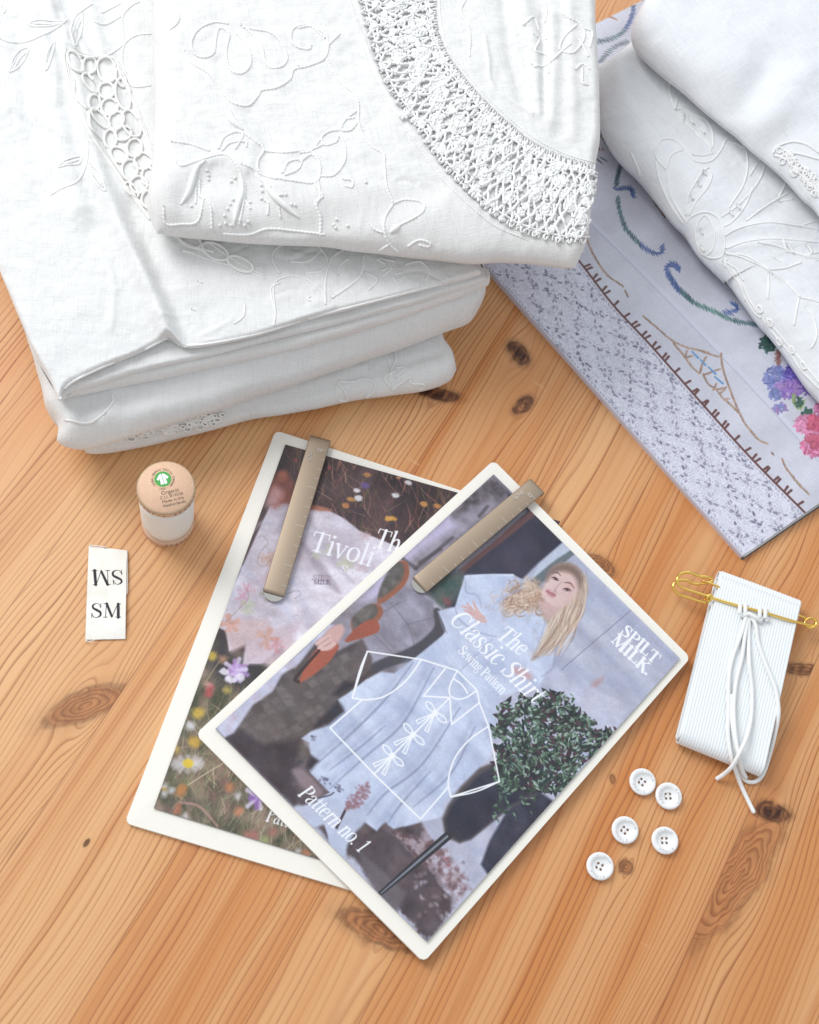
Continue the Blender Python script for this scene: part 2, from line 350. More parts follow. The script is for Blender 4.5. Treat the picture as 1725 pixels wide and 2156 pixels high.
# serif glyphs: strokes of (x, y, width) in em units, 'c' curved, 'C' closed, 'l' straight
def _sf(x, y=.012, h=.1, w_=.024): return ('l', [(x-h, y, w_), (x+h, y, w_)])
GL = {' ': (.27, []), '.': (.2, [('l', [(.09, .045, .1), (.091, .045, .1)])]),
 'T': (.66, [('l', [(.33, 0, .095), (.33, .68, .095)]), ('l', [(.04, .665, .032), (.62, .665, .032)]), ('l', [(.045, .67, .03), (.035, .5, .014)]), ('l', [(.615, .67, .03), (.625, .5, .014)]), _sf(.33, h=.13)]),
 'h': (.56, [('l', [(.13, 0, .08), (.13, .74, .08)]), ('c', [(.16, .34, .02), (.25, .45, .045), (.36, .455, .075), (.42, .35, .08), (.42, .15, .08), (.42, 0, .08)]), _sf(.13), _sf(.42), ('l', [(.04, .73, .02), (.13, .735, .03)])]),
 'e': (.46, [('l', [(.06, .265, .028), (.4, .265, .028)]), ('c', [(.4, .265, .04), (.37, .42, .06), (.24, .475, .03), (.1, .4, .07), (.055, .24, .09), (.11, .07, .07), (.25, 0, .03), (.4, .1, .02)])]),
 'C': (.7, [('c', [(.6, .5, .02), (.52, .63, .03), (.37, .685, .028), (.17, .6, .07), (.075, .34, .105), (.17, .08, .07), (.38, -.005, .028), (.54, .06, .03), (.62, .2, .02)]), ('l', [(.61, .46, .018), (.61, .68, .022)])]),
 'l': (.27, [('l', [(.14, 0, .08), (.14, .74, .08)]), _sf(.14), ('l', [(.05, .73, .02), (.14, .735, .03)])]),
 'a': (.49, [('c', [(.36, .3, .02), (.2, .265, .03), (.08, .18, .075), (.08, .06, .075), (.2, .005, .03), (.35, .1, .02)]), ('c', [(.09, .37, .07), (.14, .455, .03), (.26, .475, .03), (.355, .39, .075), (.36, .1, .08), (.4, .015, .05), (.47, .04, .02)])]),
 's': (.4, [('c', [(.33, .34, .02), (.28, .45, .025), (.18, .475, .028), (.08, .4, .06), (.11, .29, .085), (.26, .2, .09), (.34, .11, .07), (.28, .015, .028), (.17, -.002, .028), (.07, .05, .025), (.05, .15, .018)])]),
 'i': (.27, [('l', [(.14, 0, .08), (.14, .46, .08)]), _sf(.14), ('l', [(.05, .45, .02), (.14, .455, .03)]), ('l', [(.135, .655, .105), (.136, .655, .105)])]),
 'c': (.43, [('c', [(.36, .36, .08), (.33, .45, .03), (.22, .475, .028), (.09, .39, .07), (.055, .24, .09), (.1, .07, .07), (.24, 0, .028), (.38, .1, .02)])]),
 'S': (.56, [('c', [(.46, .48, .02), (.4, .62, .028), (.27, .68, .028), (.11, .59, .075), (.12, .46, .09), (.28, .36, .11), (.45, .25, .1), (.45, .09, .08), (.28, -.002, .028), (.13, .05, .03), (.07, .2, .018)]), ('l', [(.465, .47, .016), (.465, .68, .02)]), ('l', [(.065, .0, .02), (.065, .2, .016)])]),
 'r': (.39, [('l', [(.13, 0, .08), (.13, .46, .08)]), ('c', [(.16, .3, .02), (.2, .42, .035), (.29, .47, .05), (.345, .425, .09)]), _sf(.13), ('l', [(.04, .45, .02), (.13, .455, .03)])]),
 't': (.32, [('c', [(.15, .62, .015), (.15, .46, .06), (.15, .12, .08), (.2, .01, .05), (.3, .06, .02)]), ('l', [(.03, .455, .026), (.3, .455, .026)])]),
 'w': (.72, [('l', [(.07, .46, .07), (.22, 0, .07)]), ('l', [(.22, 0, .025), (.36, .46, .025)]), ('l', [(.36, .46, .07), (.51, 0, .07)]), ('l', [(.51, 0, .025), (.66, .46, .025)]), _sf(.07, .45, .07), _sf(.66, .45, .06)]),
 'v': (.5, [('l', [(.08, .46, .085), (.25, 0, .07)]), ('l', [(.25, 0, .028), (.42, .46, .025)]), _sf(.08, .45, .08), _sf(.42, .45, .07)]),
 'n': (.56, [('l', [(.13, 0, .08), (.13, .46, .08)]), ('c', [(.16, .34, .02), (.25, .45, .045), (.36, .455, .075), (.42, .35, .08), (.42, .15, .08), (.42, 0, .08)]), _sf(.13), _sf(.42), ('l', [(.04, .45, .02), (.13, .455, .03)])]),
 'g': (.48, [('C', [(.22, .475, .03), (.1, .4, .07), (.1, .26, .07), (.22, .19, .03), (.34, .26, .07), (.34, .4, .07)]), ('C', [(.22, .06, .05), (.38, .02, .06), (.4, -.12, .05), (.22, -.2, .028), (.06, -.14, .05), (.08, -.01, .03)]), ('l', [(.34, .43, .02), (.45, .47, .05)]), ('c', [(.14, .2, .03), (.09, .12, .05), (.2, .07, .05)])]),
 'P': (.58, [('l', [(.15, 0, .095), (.15, .68, .095)]), ('c', [(.15, .665, .028), (.34, .665, .035), (.48, .6, .08), (.49, .45, .09), (.36, .34, .035), (.15, .33, .028)]), _sf(.15, h=.12), ('l', [(.04, .67, .024), (.16, .67, .024)])]),
 'o': (.5, [('C', [(.25, .475, .028), (.1, .41, .07), (.06, .24, .088), (.1, .07, .07), (.25, 0, .028), (.4, .07, .07), (.44, .24, .088), (.4, .41, .07)])]),
 '1': (.42, [('l', [(.22, 0, .075), (.22, .66, .075)]), ('l', [(.22, .66, .03), (.08, .57, .025)]), _sf(.22, h=.12)]),
 'I': (.34, [('l', [(.17, 0, .11), (.17, .68, .11)]), _sf(.17, h=.13), _sf(.17, .67, .13)]),
 'L': (.56, [('l', [(.15, 0, .11), (.15, .68, .11)]), _sf(.15, .67, .12), ('l', [(.04, .014, .03), (.5, .014, .03)]), ('l', [(.5, 0, .04), (.52, .2, .015)])]),
 'M': (.86, [('l', [(.13, 0, .03), (.16, .68, .03)]), ('l', [(.17, .68, .12), (.42, .05, .1)]), ('l', [(.42, 0, .03), (.68, .68, .03)]), ('l', [(.72, 0, .13), (.70, .68, .12)]), _sf(.13, h=.09), _sf(.72, h=.12), _sf(.12, .67, .08), _sf(.73, .67, .09)]),
 'K': (.66, [('l', [(.15, 0, .11), (.15, .68, .11)]), _sf(.15, h=.12), _sf(.15, .67, .12), ('l', [(.17, .28, .03), (.54, .67, .03)]), ('l', [(.28, .42, .11), (.55, 0, .11)]), _sf(.55, h=.1), _sf(.52, .67, .08)]),
}
# ------------------------------------------------------------------ the pine table
GA = math.radians(78.5)
def UV(d):
    p = P(d); return p[0]*math.cos(GA)+p[1]*math.sin(GA), p[0]*math.sin(GA)-p[1]*math.cos(GA)
def wood():
    m, b = new_mat('varnished_pine', rough=.36)
    o, x, y, z = objco()
    u = x*math.cos(GA)+y*math.sin(GA); v = x*math.sin(GA)-y*math.cos(GA)
    wob = (noise(xyz(u*2.2, v*11., 3.), 1, 3)-.5)*.045+(noise(xyz(u*9., v*60., 8.), 1, 2)-.5)*.005
    edges = [-.295, -.221, -.1453, -.0765, -.003, .045, .117, .1759, .25, .32]
    # spacing of the rings (per metre), offset and tone of each plank, with the window glare on the left painted in
    freq = [300, 330, 340, 370, 330, 210, 260, 420, 330, 250, 300]
    lam = None; fr = X.m('ADD', float(freq[0]), 0.0); tone = X.m('ADD', 0.5, 0.0); tones = [.35, .25, .20, .12, .66, .50, .74, .62, .72, .45, .55]
    seam = None
    for i, e in enumerate(edges):
        st = sstep(v, e-.00015, e+.00015)
        fr = fr+st*float(freq[i+1]-freq[i]); tone = tone+st*float(tones[i+1]-tones[i])
        lam = st*float(random.uniform(3, 9)) if lam is None else lam+st*float(random.uniform(3, 9))
        s_ = sstep(X.m('ABSOLUTE', v-e), .0006, .0001); seam = s_ if seam is None else seam+s_
    # knots: (photo point, half width m, stretch, turn, darkness, plank limits)
    # knots: (end, end of the long axis in the photo, half width m, darkness, plank limits)
    KN = [((95, 1520), (262, 1452), .0080, .38, (-.221, -.1453)), ((45, 1795), (180, 1788), .0085, .34, (-.221, -.1453)),
          ((1078, 722), (1106, 765), .0050, 1.0, None), ((1085, 868), (1118, 838), .0040, .95, None), ((880, 820), (962, 838), .0036, 1.0, None),
          ((720, 1925), (880, 1990), .0070, .5, (-.003, .117)), ((1308, 1825), (1328, 1825), .0036, .6, None),
          ((1235, 1172), (1292, 1206), .0045, .55, None), ((1640, 1405), (1740, 1414), .0030, .8, (.08, .1759)),
          ((1452, 1985), (1650, 1712), .0110, .22, (.1759, .25)), ((1596, 1702), (1660, 1716), .0045, 1.05, (.1759, .25)),
          ((1288, 1630), (1292, 1650), .0016, .45, None), ((178, 1782), (188, 1768), .0010, .9, None)]
    psi = v+wob; ins = None; dark = None; kr = None
    nz0 = noise(xyz(u*60., v*90., 1.), 1, 2)-.5
    for (d0, d1, R, dk, lim) in KN:
        u0, v0 = UV(d0); u1, v1 = UV(d1); ku, kv = (u0+u1)/2, (v0+v1)/2; a = math.atan2(v1-v0, u1-u0); el = max(1., math.hypot(u1-u0, v1-v0)/2/R); du = u-ku; dv = v-kv
        nz = nz0*(R*.9)
        p = (du*math.cos(a)+dv*math.sin(a))*(1./el); q = dv*math.cos(a)-du*math.sin(a)+nz
        r2 = p*p+q*q
        gate = None
        if lim: gate = sstep(v, lim[0]-.0002, lim[0]+.0002)*sstep(v, lim[1]+.0002, lim[1]-.0002)
        r2f = (du*.45)*(du*.45)+dv*dv
        t = (dv*(R*R*1.5))/(r2f+R*R*.35)
        if gate: t = t*gate
        psi = psi-t
        r = X.m('SQRT', r2)
        i_ = sstep(r, R*1.15, R*.75); dd = sstep(r, R*1.9, R*.5)
        if gate: i_ = i_*gate; dd = dd*gate
        ins = i_ if ins is None else X.m('MAXIMUM', ins, i_); dk_ = dd*dk; dark = dk_ if dark is None else X.m('MAXIMUM', dark, dk_)
        rim = sstep(X.m('ABSOLUTE', r-R*1.0), R*.22, R*.05)*min(1., dk+.1)*.7
        if gate: rim = rim*gate
        rims = rim if dark is dk_ else X.m('MAXIMUM', rims, rim)
        rr = r*i_*620.; kr = rr if kr is None else kr+rr
    ph = psi*fr+lam
    f = X.m('FRACT', ph); rid = noise(xyz(X.m('FLOOR', ph)*7.31, u*1.5, 0.), 1, 0)
    late = sstep(f, .42, .93)*sstep(f, 1.0, .95)          # latewood builds slowly, ends sharply
    late = late*late
    vis = sstep(noise(xyz(u*2.2, v*30., 2.), 1, 2), .28, .62)
    late = late*(vis*.55+.45)*sstep(rid, .15, .75)
    kf = X.m('FRACT', kr); klate = sstep(kf, .3, .9)*sstep(kf, 1., .93)
    fib = noise(xyz(u*35., v*1500., 1.), 1, 3, .65); big = noise(xyz(u*1.3, v*11., 5.), 1, 3)
    streak = sstep(noise(xyz(u*4., v*120., 11.), 1, 3), .55, .75)
    early = mix(tone, lin((232, 188, 138)), lin((200, 132, 74)))
    early = mix(sstep(big, .35, .7)*.55, early, lin((196, 120, 60)))
    st1 = sstep(noise(xyz(u*.9, v*48., 21.), 1, 3, .6), .36, .66); st2 = sstep(noise(xyz(u*1.4, v*26., 27.), 1, 3, .6), .54, .74)
    early = mix(st1*.38, early, lin((236, 196, 146))); early = mix(st2*.42, early, lin((176, 100, 50)))
    c = mix(late*.85, early, lin((140, 70, 30)))
    c = mix(streak*.28, c, lin((166, 96, 50)))
    c = mix(fib*.22, c, lin((180, 112, 60)))
    kc = mix(klate*.75, lin((196, 130, 80)), lin((128, 68, 36)))
    c = mix(ins*.8, c, kc)
    c = mix(X.m('MINIMUM', dark*1.0, 1.0)*sstep(noise(xyz(u*90., v*260., 4.), 1, 3), .1, .7), c, lin((54, 24, 14)))
    c = mix(rims*sstep(noise(xyz(u*200., v*200., 9.), 1, 2), .25, .6), c, lin((66, 30, 14)))
    c = mix(X.m('MINIMUM', seam, 1.)*.5, c, lin((120, 66, 34)))
    sc1 = noise(xyz(u*150., v*18., 7.), 1, 2)
    fleck = sstep(sc1, .74, .80)
    c = mix(fleck*.25, c, lin((240, 205, 160)))
    X.nt.links.new(c, b.inputs['Base Color'])
    rg = noise(o, 40, 3)*.16+.32+late*.06
    X.nt.links.new(rg.s, b.inputs['Roughness']); b.inputs['Specular IOR Level'].default_value = .45
    bump(b, fib*.4-late*.35+seam*-.8+noise(o, 260, 2)*.2, .00008, .4)
    return m
tab = mesh_obj('table_top', [(-1.2, -.6, 0), (1.3, -.6, 0), (1.3, 1.7, 0), (-1.2, 1.7, 0), (-1.2, -.6, -.03), (1.3, -.6, -.03), (1.3, 1.7, -.03), (-1.2, 1.7, -.03)],
               [(0, 1, 2, 3), (7, 6, 5, 4), (0, 4, 5, 1), (1, 5, 6, 2), (2, 6, 7, 3), (3, 7, 4, 0)], wood(), smooth=False)
tag(tab, 'varnished knotty pine table top with orange glued planks', kind='structure')

# ------------------------------------------------------------------ paper sheets
def sheet(name, corners_w, thick, mat, parent=None, n=(2, 2), warp=None, rnd=0, z0=None):
    """flat panel from world corners (bl, br, tr, tl) with real thickness; UVs follow the paper"""
    bl, br, tr, tl = [np.array(c, float) for c in corners_w]
    s, t = np.meshgrid(np.linspace(0, 1, n[0]), np.linspace(0, 1, n[1]), indexing='ij'); s = s.ravel()[:, None]; t = t.ravel()[:, None]
    top = (1-s)*(1-t)*bl+s*(1-t)*br+s*t*tr+(1-s)*t*tl
    if rnd:
        # soften the corners
        L1 = np.linalg.norm(br-bl); L2 = np.linalg.norm(tl-bl); a = np.minimum(s, 1-s)*L1; b = np.minimum(t, 1-t)*L2
        k = np.clip(1-(a+b)/rnd, 0, 1); cen = (bl+br+tr+tl)/4; top = top+(cen-top)/np.linalg.norm(cen-top, axis=1)[:, None]*k*rnd*.55
    dz = warp(s, t) if warp else np.zeros(len(s))
    top[:, 2] += dz; bot = top.copy(); bot[:, 2] -= thick
    uv = np.hstack([s, t]); N = n[0]*n[1]
    f = [tuple(map(int, q)) for q in grid_faces(n[0], n[1])]+[tuple(int(k)+N for k in q[::-1]) for q in grid_faces(n[0], n[1])]
    per = [i*n[1] for i in range(n[0])]+[(n[0]-1)*n[1]+j for j in range(1, n[1])]+[i*n[1]+n[1]-1 for i in range(n[0]-2, -1, -1)]+[j for j in range(n[1]-2, 0, -1)]
    for i in range(len(per)):
        a, b = per[i], per[(i+1) % len(per)]; f.append((a, a+N, b+N, b))
    o = mesh_obj(name, np.vstack([top, bot]), f, mat, parent, smooth=False, uvs=np.vstack([uv, uv]))
    return o
def rect_from(bl, br, tl, z):
    """straighten three photo points to a true rectangle at height z"""
    a, b, c = P(bl, z), P(br, z), P(tl, z); ex = b-a; ey = c-a; e = ex/np.linalg.norm(ex); up = np.array([-e[1], e[0], 0])
    return a, ex, up*(ey@up)
m_env, b_env = new_mat('envelope_paper', (.83, .80, .73), .55); b_env.inputs['Specular IOR Level'].default_value = .35
o_, x_, y_, z_ = objco(); bump(b_env, noise(o_, 60, 3)*4+noise(o_, 900, 2)*.3, .00025, .4)

def envelope(label, cor, thick, z, chamfer=None):
    """cor: bl, br, tr, tl in the photo"""
    w_ = [P(c, z+thick) for c in cor]
    fx = lambda s, t: (fbm(s[:, 0]*3+2, t[:, 0]*4+z*900, 3)-.47)*.0014*np.minimum(1, 8*np.minimum(np.minimum(s, 1-s), np.minimum(t, 1-t)))[:, 0]*0+ \
        (np.minimum(1, 12*np.minimum(np.minimum(s, 1-s), np.minimum(t, 1-t))[:, 0])-1)*.0006
    e = sheet('pattern_envelope', w_, thick-.0003, m_env, n=(60, 80), warp=fx, rnd=.0025)
    return e, w_

zE2h = .0003
# back envelope
EB = [zE2((80, 1298))[0], (820, 1898), (1150, 1090), zE1((580, 28))[0]]
envb, wb = envelope('', EB, .003, .0)
tag(envb, 'white paper envelope lying under the other, with a meadow picture card on its front', 'envelope', 'sewing pattern envelopes')
# front envelope rests on the back one
EF = [(412, 1545), (893, 2026), (1455, 1384), (1040, 968)]
envf, wf = envelope('', EF, .003, .0036)
tag(envf, 'white paper envelope on top, with a card of a blonde woman in a white shirt', 'envelope', 'sewing pattern envelopes')

# ------------------------------------------------------------------ printed card with the meadow
zb_ = .0034
PB = [zE2((272, 1205))[0], (850, 1864), (1180, 1098), zE1((635, 113))[0]]
CB = [P(c, zb_) for c in PB]
pb = Paint(CB, zb_, 5200)
pb.img[:] = pb.field((44, 34, 38), (92, 70, 72), 40, 60, 1)
# grass in the dark upper part
rr = random.Random(3)
def grass(p, n, box, cols, ln, ang, sp=.35, wd=(1, 2.6), a=.6):
    for _ in range(n):
        x = rr.uniform(box[0], box[2]); y = rr.uniform(box[1], box[3]); th = math.radians(ang)+rr.gauss(0, sp); l = rr.uniform(.3, 1)*ln
        c = cols[rr.randrange(len(cols))]; q = [(x, y), (x+l*.5*math.cos(th)+rr.gauss(0, 3), y-l*.5*math.sin(th)), (x+l*math.cos(th+rr.gauss(0, .15)), y-l*math.sin(th))]
        w1 = rr.uniform(*wd); p.stroke(q, [w1, w1*.8, .4], c, a*rr.uniform(.5, 1), curve=4)
grass(pb, 420, (600, 930, 960, 1230), [(150, 92, 82), (128, 108, 84), (170, 120, 110), (104, 100, 70), (90, 52, 60), (190, 150, 130)], 85, 95, .5, (.9, 2.2), .7)
for x, y, c, r in [(855, 1017, (226, 222, 226), 7), (745, 1043, (228, 224, 230), 7), (835, 1005, (196, 150, 110), 5), (730, 1065, (196, 140, 80), 8), (818, 1108, (216, 160, 70), 7), (770, 960, (120, 90, 140), 8), (690, 990, (190, 70, 80), 3)]: 
    pb.blob((x, y), r, r*.7, c, .9, rag=2)
for pt, c, r in [(zE1((1033, 455)), (228, 226, 232), 8), (zE1((1250, 424)), (226, 224, 230), 7), (zE1((1199, 583)), (222, 166, 80), 7), (zE1((957, 507)), (196, 132, 84), 8), (zE1((1409, 478)), (200, 140, 80), 7), (zE1((1488, 484)), (204, 140, 78), 7), (zE1((1078, 368)), (108, 84, 140), 9), (zE1((685, 217)), (196, 70, 84), 3), (zE1((1092, 292)), (190, 132, 80), 7)]:
    pb.blob(pt[0], r, r*.75, c, .9, rag=3)
# lower meadow
low = zE2((560, 160), (720, 270), (900, 330), (1100, 330), (1300, 800), (1500, 1600), (250, 1240), (330, 1000))
pb.poly(low, pb.field((74, 74, 58), (150, 128, 112), 26, 34, 5, con=2.2), 1, 6)
pb.poly(zE2((690, 160), (760, 330), (900, 300), (1000, 500), (900, 560), (760, 520), (640, 460), (600, 330)), (52, 48, 54), .9, 16, curve=5)
zz = zE2((260, 200), (1300, 1500)); bx = (zz[0][0]-20, zz[0][1], zz[1][0], zz[1][1])
grass(pb, 900, (360, 1480, 700, 1880), [(118, 124, 84), (150, 158, 118), (96, 104, 70), (168, 136, 116), (190, 178, 146), (128, 84, 88), (206, 196, 172)], 62, 78, .6, (.8, 2.4), .6)
for _ in range(120):
    x = rr.uniform(340, 700); y = rr.uniform(1600, 1880)
    pb.blob((x, y), rr.uniform(4, 12), rr.uniform(4, 14), [(146, 92, 96), (110, 122, 80), (176, 132, 110), (92, 84, 66), (160, 158, 118)][rr.randrange(5)], .28, rag=4, soft=7)
grass(pb, 260, (360, 1560, 640, 1850), [(150, 158, 118), (206, 196, 172), (90, 96, 60)], 60, 75, .5, (.8, 2.0), .6)
for pt, c, rx, ry in [((612, 320), (226, 190, 70), 9, 9), ((680, 340), (206, 150, 110), 7, 7), ((710, 535), (208, 180, 84), 7, 6), ((528, 668), (232, 190, 66), 12, 11), ((508, 840), (228, 180, 62), 13, 11), ((480, 745), (236, 236, 240), 9, 8),
                      ((750, 1110), (210, 132, 84), 9, 8), ((440, 1115), (206, 130, 66), 11, 12), ((815, 1245), (222, 140, 100), 9, 9), ((400, 880), (212, 180, 80), 6, 6), ((795, 1160), (236, 230, 236), 6, 6), ((812, 1022), (236, 232, 236), 5, 5),
                      ((330, 1085), (244, 244, 250), 7, 5), ((375, 1110), (240, 240, 248), 6, 5), ((330, 1130), (240, 240, 250), 6, 5), ((330, 1102), (228, 176, 80), 4, 4), ((475, 1262), (236, 236, 244), 7, 5), ((900, 1390), (180, 110, 100), 15, 12), ((1040, 1370), (176, 112, 96), 10, 7),
                      ((990, 1415), (160, 180, 110), 7, 6), ((1260, 1500), (210, 130, 96), 8, 7), ((1210, 1490), (224, 218, 224), 5, 5), ((420, 1220), (198, 112, 80), 6, 12), ((595, 530), (206, 76, 84), 7, 15), ((580, 495), (222, 170, 160), 8, 5)]:
    pb.blob(zE2(pt)[0], rx, ry, tuple(q*.85+18 for q in c), .85, ang=rr.uniform(-.5, .5), rag=4, soft=5)
for k in range(12):
    c0 = zE2((472, 965))[0]; t = k*math.pi/6; pb.stroke([c0, (c0[0]+30*math.cos(t), c0[1]+13*math.sin(t))], [5, 9], (226, 224, 232), .55, curve=0, soft=7)
pb.blob(zE2((475, 962))[0], 11, 9, (226, 196, 70), 1, rag=2)
for cx, cy, c in [(770, 410, (190, 150, 214)), (930, 1170, (150, 110, 186))]:
    c0 = zE2((cx, cy))[0]
    for k in range(16):
        t = k*.41; l = 18+8*math.sin(k*2.3); pb.stroke([c0, (c0[0]+l*math.cos(t), c0[1]+l*math.sin(t))], [6, 9], c if k % 3 else (222, 208, 236), .8, curve=0, soft=4)
for x, y in [(690, 420), (735, 470), (790, 450)]: pb.blob(zE2((x, y))[0], 11, 7, (238, 232, 244), .85, rag=3)
pb.stroke(zE2((480, 1085), (600, 1020), (720, 958)), 2.6, (206, 188, 164), .8); pb.stroke(zE2((660, 350), (600, 440), (570, 490)), 2, (180, 160, 126), .7)
pb.stroke(zE2((440, 1180), (560, 1210), (680, 1320)), 5, (196, 150, 140), .6)
# the white floral garment
G = zE1((520, 530), (560, 512), (620, 505), (700, 530), (860, 545), (940, 590), (1030, 670), (1200, 745), (1500, 900), (1700, 1294))+zE2((1100, 330), (1060, 260), (930, 370), (810, 370), (830, 240), (720, 290), (700, 160), (655, 140), (690, 0))
pb.poly(G, pb.field((186, 174, 186), (232, 226, 240), 60, 36, 11, con=1.8), 1, 2)
pb.poly(zE1((560, 320), (620, 290), (660, 360), (690, 450), (700, 520), (600, 520), (540, 540), (520, 430)), pb.field((120, 66, 58), (176, 106, 84), 14, 30, 3), .9, 6, curve=5)
pb.poly(zE1((500, 480), (560, 400), (600, 440), (560, 520), (500, 540)), (190, 148, 150), .8, 8, curve=5)
pb.poly(zE1((690, 520), (800, 515), (880, 545), (760, 545)), (176, 116, 98), .9, 3, curve=4)
for q, wd, c in [(((700, 760), (770, 880), (850, 1000), (900, 1060)), 16, (150, 136, 150)), (((740, 600), (820, 760), (900, 900), (980, 1000)), 10, (176, 164, 180)), (((560, 560), (620, 520), (600, 620), (540, 700)), 10, (160, 148, 160)), (((880, 640), (1000, 800), (1100, 900)), 14, (196, 186, 204)),
                 (((400, 720), (470, 640), (560, 660), (600, 800), (560, 930)), 8, (178, 172, 190)), (((330, 900), (420, 980), (540, 1100), (640, 1250)), 18, (206, 204, 224)), (((640, 1000), (700, 1150), (720, 1294)), 12, (196, 192, 214))]:
    pb.stroke(zE1(*q), [wd*.4]+[wd]*(len(q)-2)+[wd*.3], c, .55, soft=8)
pb.poly(zE2((700, 150), (720, 90), (960, 80), (1000, 160), (880, 230), (735, 298)), (206, 182, 186), .9, 5); pb.poly(zE2((830, 240), (1000, 160), (1180, 90), (1100, 330), (1000, 400), (930, 370), (810, 370)), (204, 184, 194), .85, 6)
def flower(p, c0, r, col, n=9):
    for k in range(n):
        t = k*2*math.pi/n+rr.random(); p.stroke([(c0[0]+r*.25*math.cos(t), c0[1]+r*.25*math.sin(t)), (c0[0]+r*math.cos(t), c0[1]+r*math.sin(t))], [r*.3, r*.4], tuple(q*.55+190*.45 for q in col), .5, curve=0, soft=4)
for x, y, r, col in [(370, 1060, 16, (226, 110, 150)), (390, 1090, 30, (216, 190, 214)), (345, 1100, 12, (232, 150, 180)), (490, 1075, 14, (140, 140, 110)), (590, 1085, 16, (190, 190, 222)), (500, 860, 15, (214, 130, 96)), (470, 990, 14, (222, 170, 196)), (430, 1010, 14, (206, 178, 210)), (270, 1245, 16, (224, 136, 116)), (940, 880, 16, (196, 200, 140)), (840, 800, 12, (190, 190, 150)), (1040, 900, 12, (216, 176, 190)), (1060, 700, 10, (206, 150, 160)), (770, 830, 9, (200, 204, 150)), (380, 1150, 15, (176, 190, 130))]:
    flower(pb, zE1((x, y))[0], r, col)
flower(pb, zE2((965, 205))[0], 20, (222, 128, 92)); flower(pb, zE2((1020, 255))[0], 15, (212, 96, 112)); flower(pb, zE2((730, 110))[0], 18, (222, 130, 104))
for q in [((430, 740), (470, 720), (500, 760), (450, 830), (440, 890), (480, 905), (520, 860)), ((250, 1240), (310, 1180), (380, 1100), (370, 1040)), ((600, 1070), (660, 1050), (680, 1070), (640, 1100)), ((200, 1270), (240, 1230), (290, 1250))]: pb.stroke(zE1(*q), 1.5, (150, 130, 120), .6)
pb.mottle(.09)
pb.text('MILK', zE1((752, 1010))[0], zE1((850, 1010))[0], (96, 84, 110), thin=.06, a=.85); pb.text('SILT', zE1((745, 985))[0], zE1((850, 990))[0], (96, 84, 110), thin=.06, a=.5)
pb.text('The', zE1((1098, 762))[0], zE1((1300, 822))[0], (250, 250, 255), em=60, thin=.045, wt=1.1)
pb.text('Tivoli', zE1((728, 796))[0], zE1((1085, 894))[0], (244, 243, 252), em=62, thin=.045, wt=1.1, a=.97)
pb.text('Sewing', zE1((903, 930))[0], zE1((1110, 985))[0], (238, 236, 248), thin=.055, wt=.6, a=.9)
pb.text('Pattern', zE2((985, 1306))[0], zE2((1247, 1391))[0], (250, 250, 255), em=42, thin=.055, wt=1.1)
imb = pb.image('meadow_print', .93)
mpb = img_mat('meadow_print', imb, .38, .5)
z_ = zb_+.0003
sheet('picture_card', [np.append(q[:2], z_) for q in CB], .0003, mpb, envb, n=(12, 12))

# ------------------------------------------------------------------ printed card with the woman
zf_ = .0072
PF = [(453.6, 1535), (899, 1983.6), (1431.5, 1386), (1039.5, 999)]
CF = [P(c, zf_) for c in PF]
pf = Paint(CF, zf_, 5800)
WALL = pf.field((168, 172, 196), (198, 202, 220), 120, 24, 2)
pf.img[:] = WALL
pf.poly(zA((630, 125), (835, 325), (560, 560), (390, 620), (420, 900), (300, 1100), (-100, 1300), (-700, 1500), (-700, 1200)), pf.field((120, 112, 122), (172, 166, 182), 40, 26, 4), 1, 4)
pf.poly(zA((630, 125), (720, 220), (500, 400), (330, 420), (480, 250)), pf.field((70, 64, 70), (128, 120, 130), 18, 14, 4), 1, 8)
pf.poly(zA((380, 380), (620, 250), (660, 300), (380, 520), (230, 640), (160, 560)), pf.field((138, 130, 142), (176, 168, 184), 30, 16, 5), .9, 8)
pf.poly(zA((400, 340), (200, 520), (40, 660), (-60, 790), (40, 800), (120, 640), (260, 520), (440, 400)), (196, 186, 214), 1, 8)
for q in [((420, 460), (230, 620)), ((360, 520), (250, 590)), ((560, 350), (600, 300)), ((150, 560), (230, 620))]: pf.stroke(zA(*q), 7, (84, 78, 84), .8, soft=5)
# dark doorway with a brown strip, green bin
pf.poly(zA((700, 220), (838, 325), (1003, 500), (880, 600), (790, 690), (740, 665), (500, 660), (470, 830), (390, 830), (370, 700), (470, 640), (620, 480), (800, 340), (720, 290)), pf.field((46, 46, 62), (70, 66, 84), 50, 50, 6), 1, 3)
pf.stroke(zA((840, 340), (700, 450), (560, 560), (470, 640)), [14, 16, 14, 12], (108, 74, 74), .9, soft=5)
pf.stroke(zA((800, 325), (640, 470), (430, 640)), 9, (150, 148, 160), .8, soft=4)
pf.poly(zA((300, 740), (400, 640), (480, 640), (500, 700), (440, 800), (380, 830), (320, 800)), pf.field((60, 88, 84), (104, 100, 96), 16, 16, 7), .95, 8)
pf.blob(zA((400, 800))[0], 10, 7, (150, 80, 90), .6); pf.poly(zA((280, 770), (330, 800), (370, 840), (350, 850), (290, 800)), (190, 190, 206), .9, 4)
# white wall slope and grey post
pf.poly(zA((1000, 500), (1070, 560), (960, 640), (870, 700), (840, 690), (880, 610)), (190, 198, 216), 1, 3)
pf.stroke(zA((1055, 550), (960, 620), (850, 720)), [12, 16, 20], (104, 112, 118), .95, soft=4)
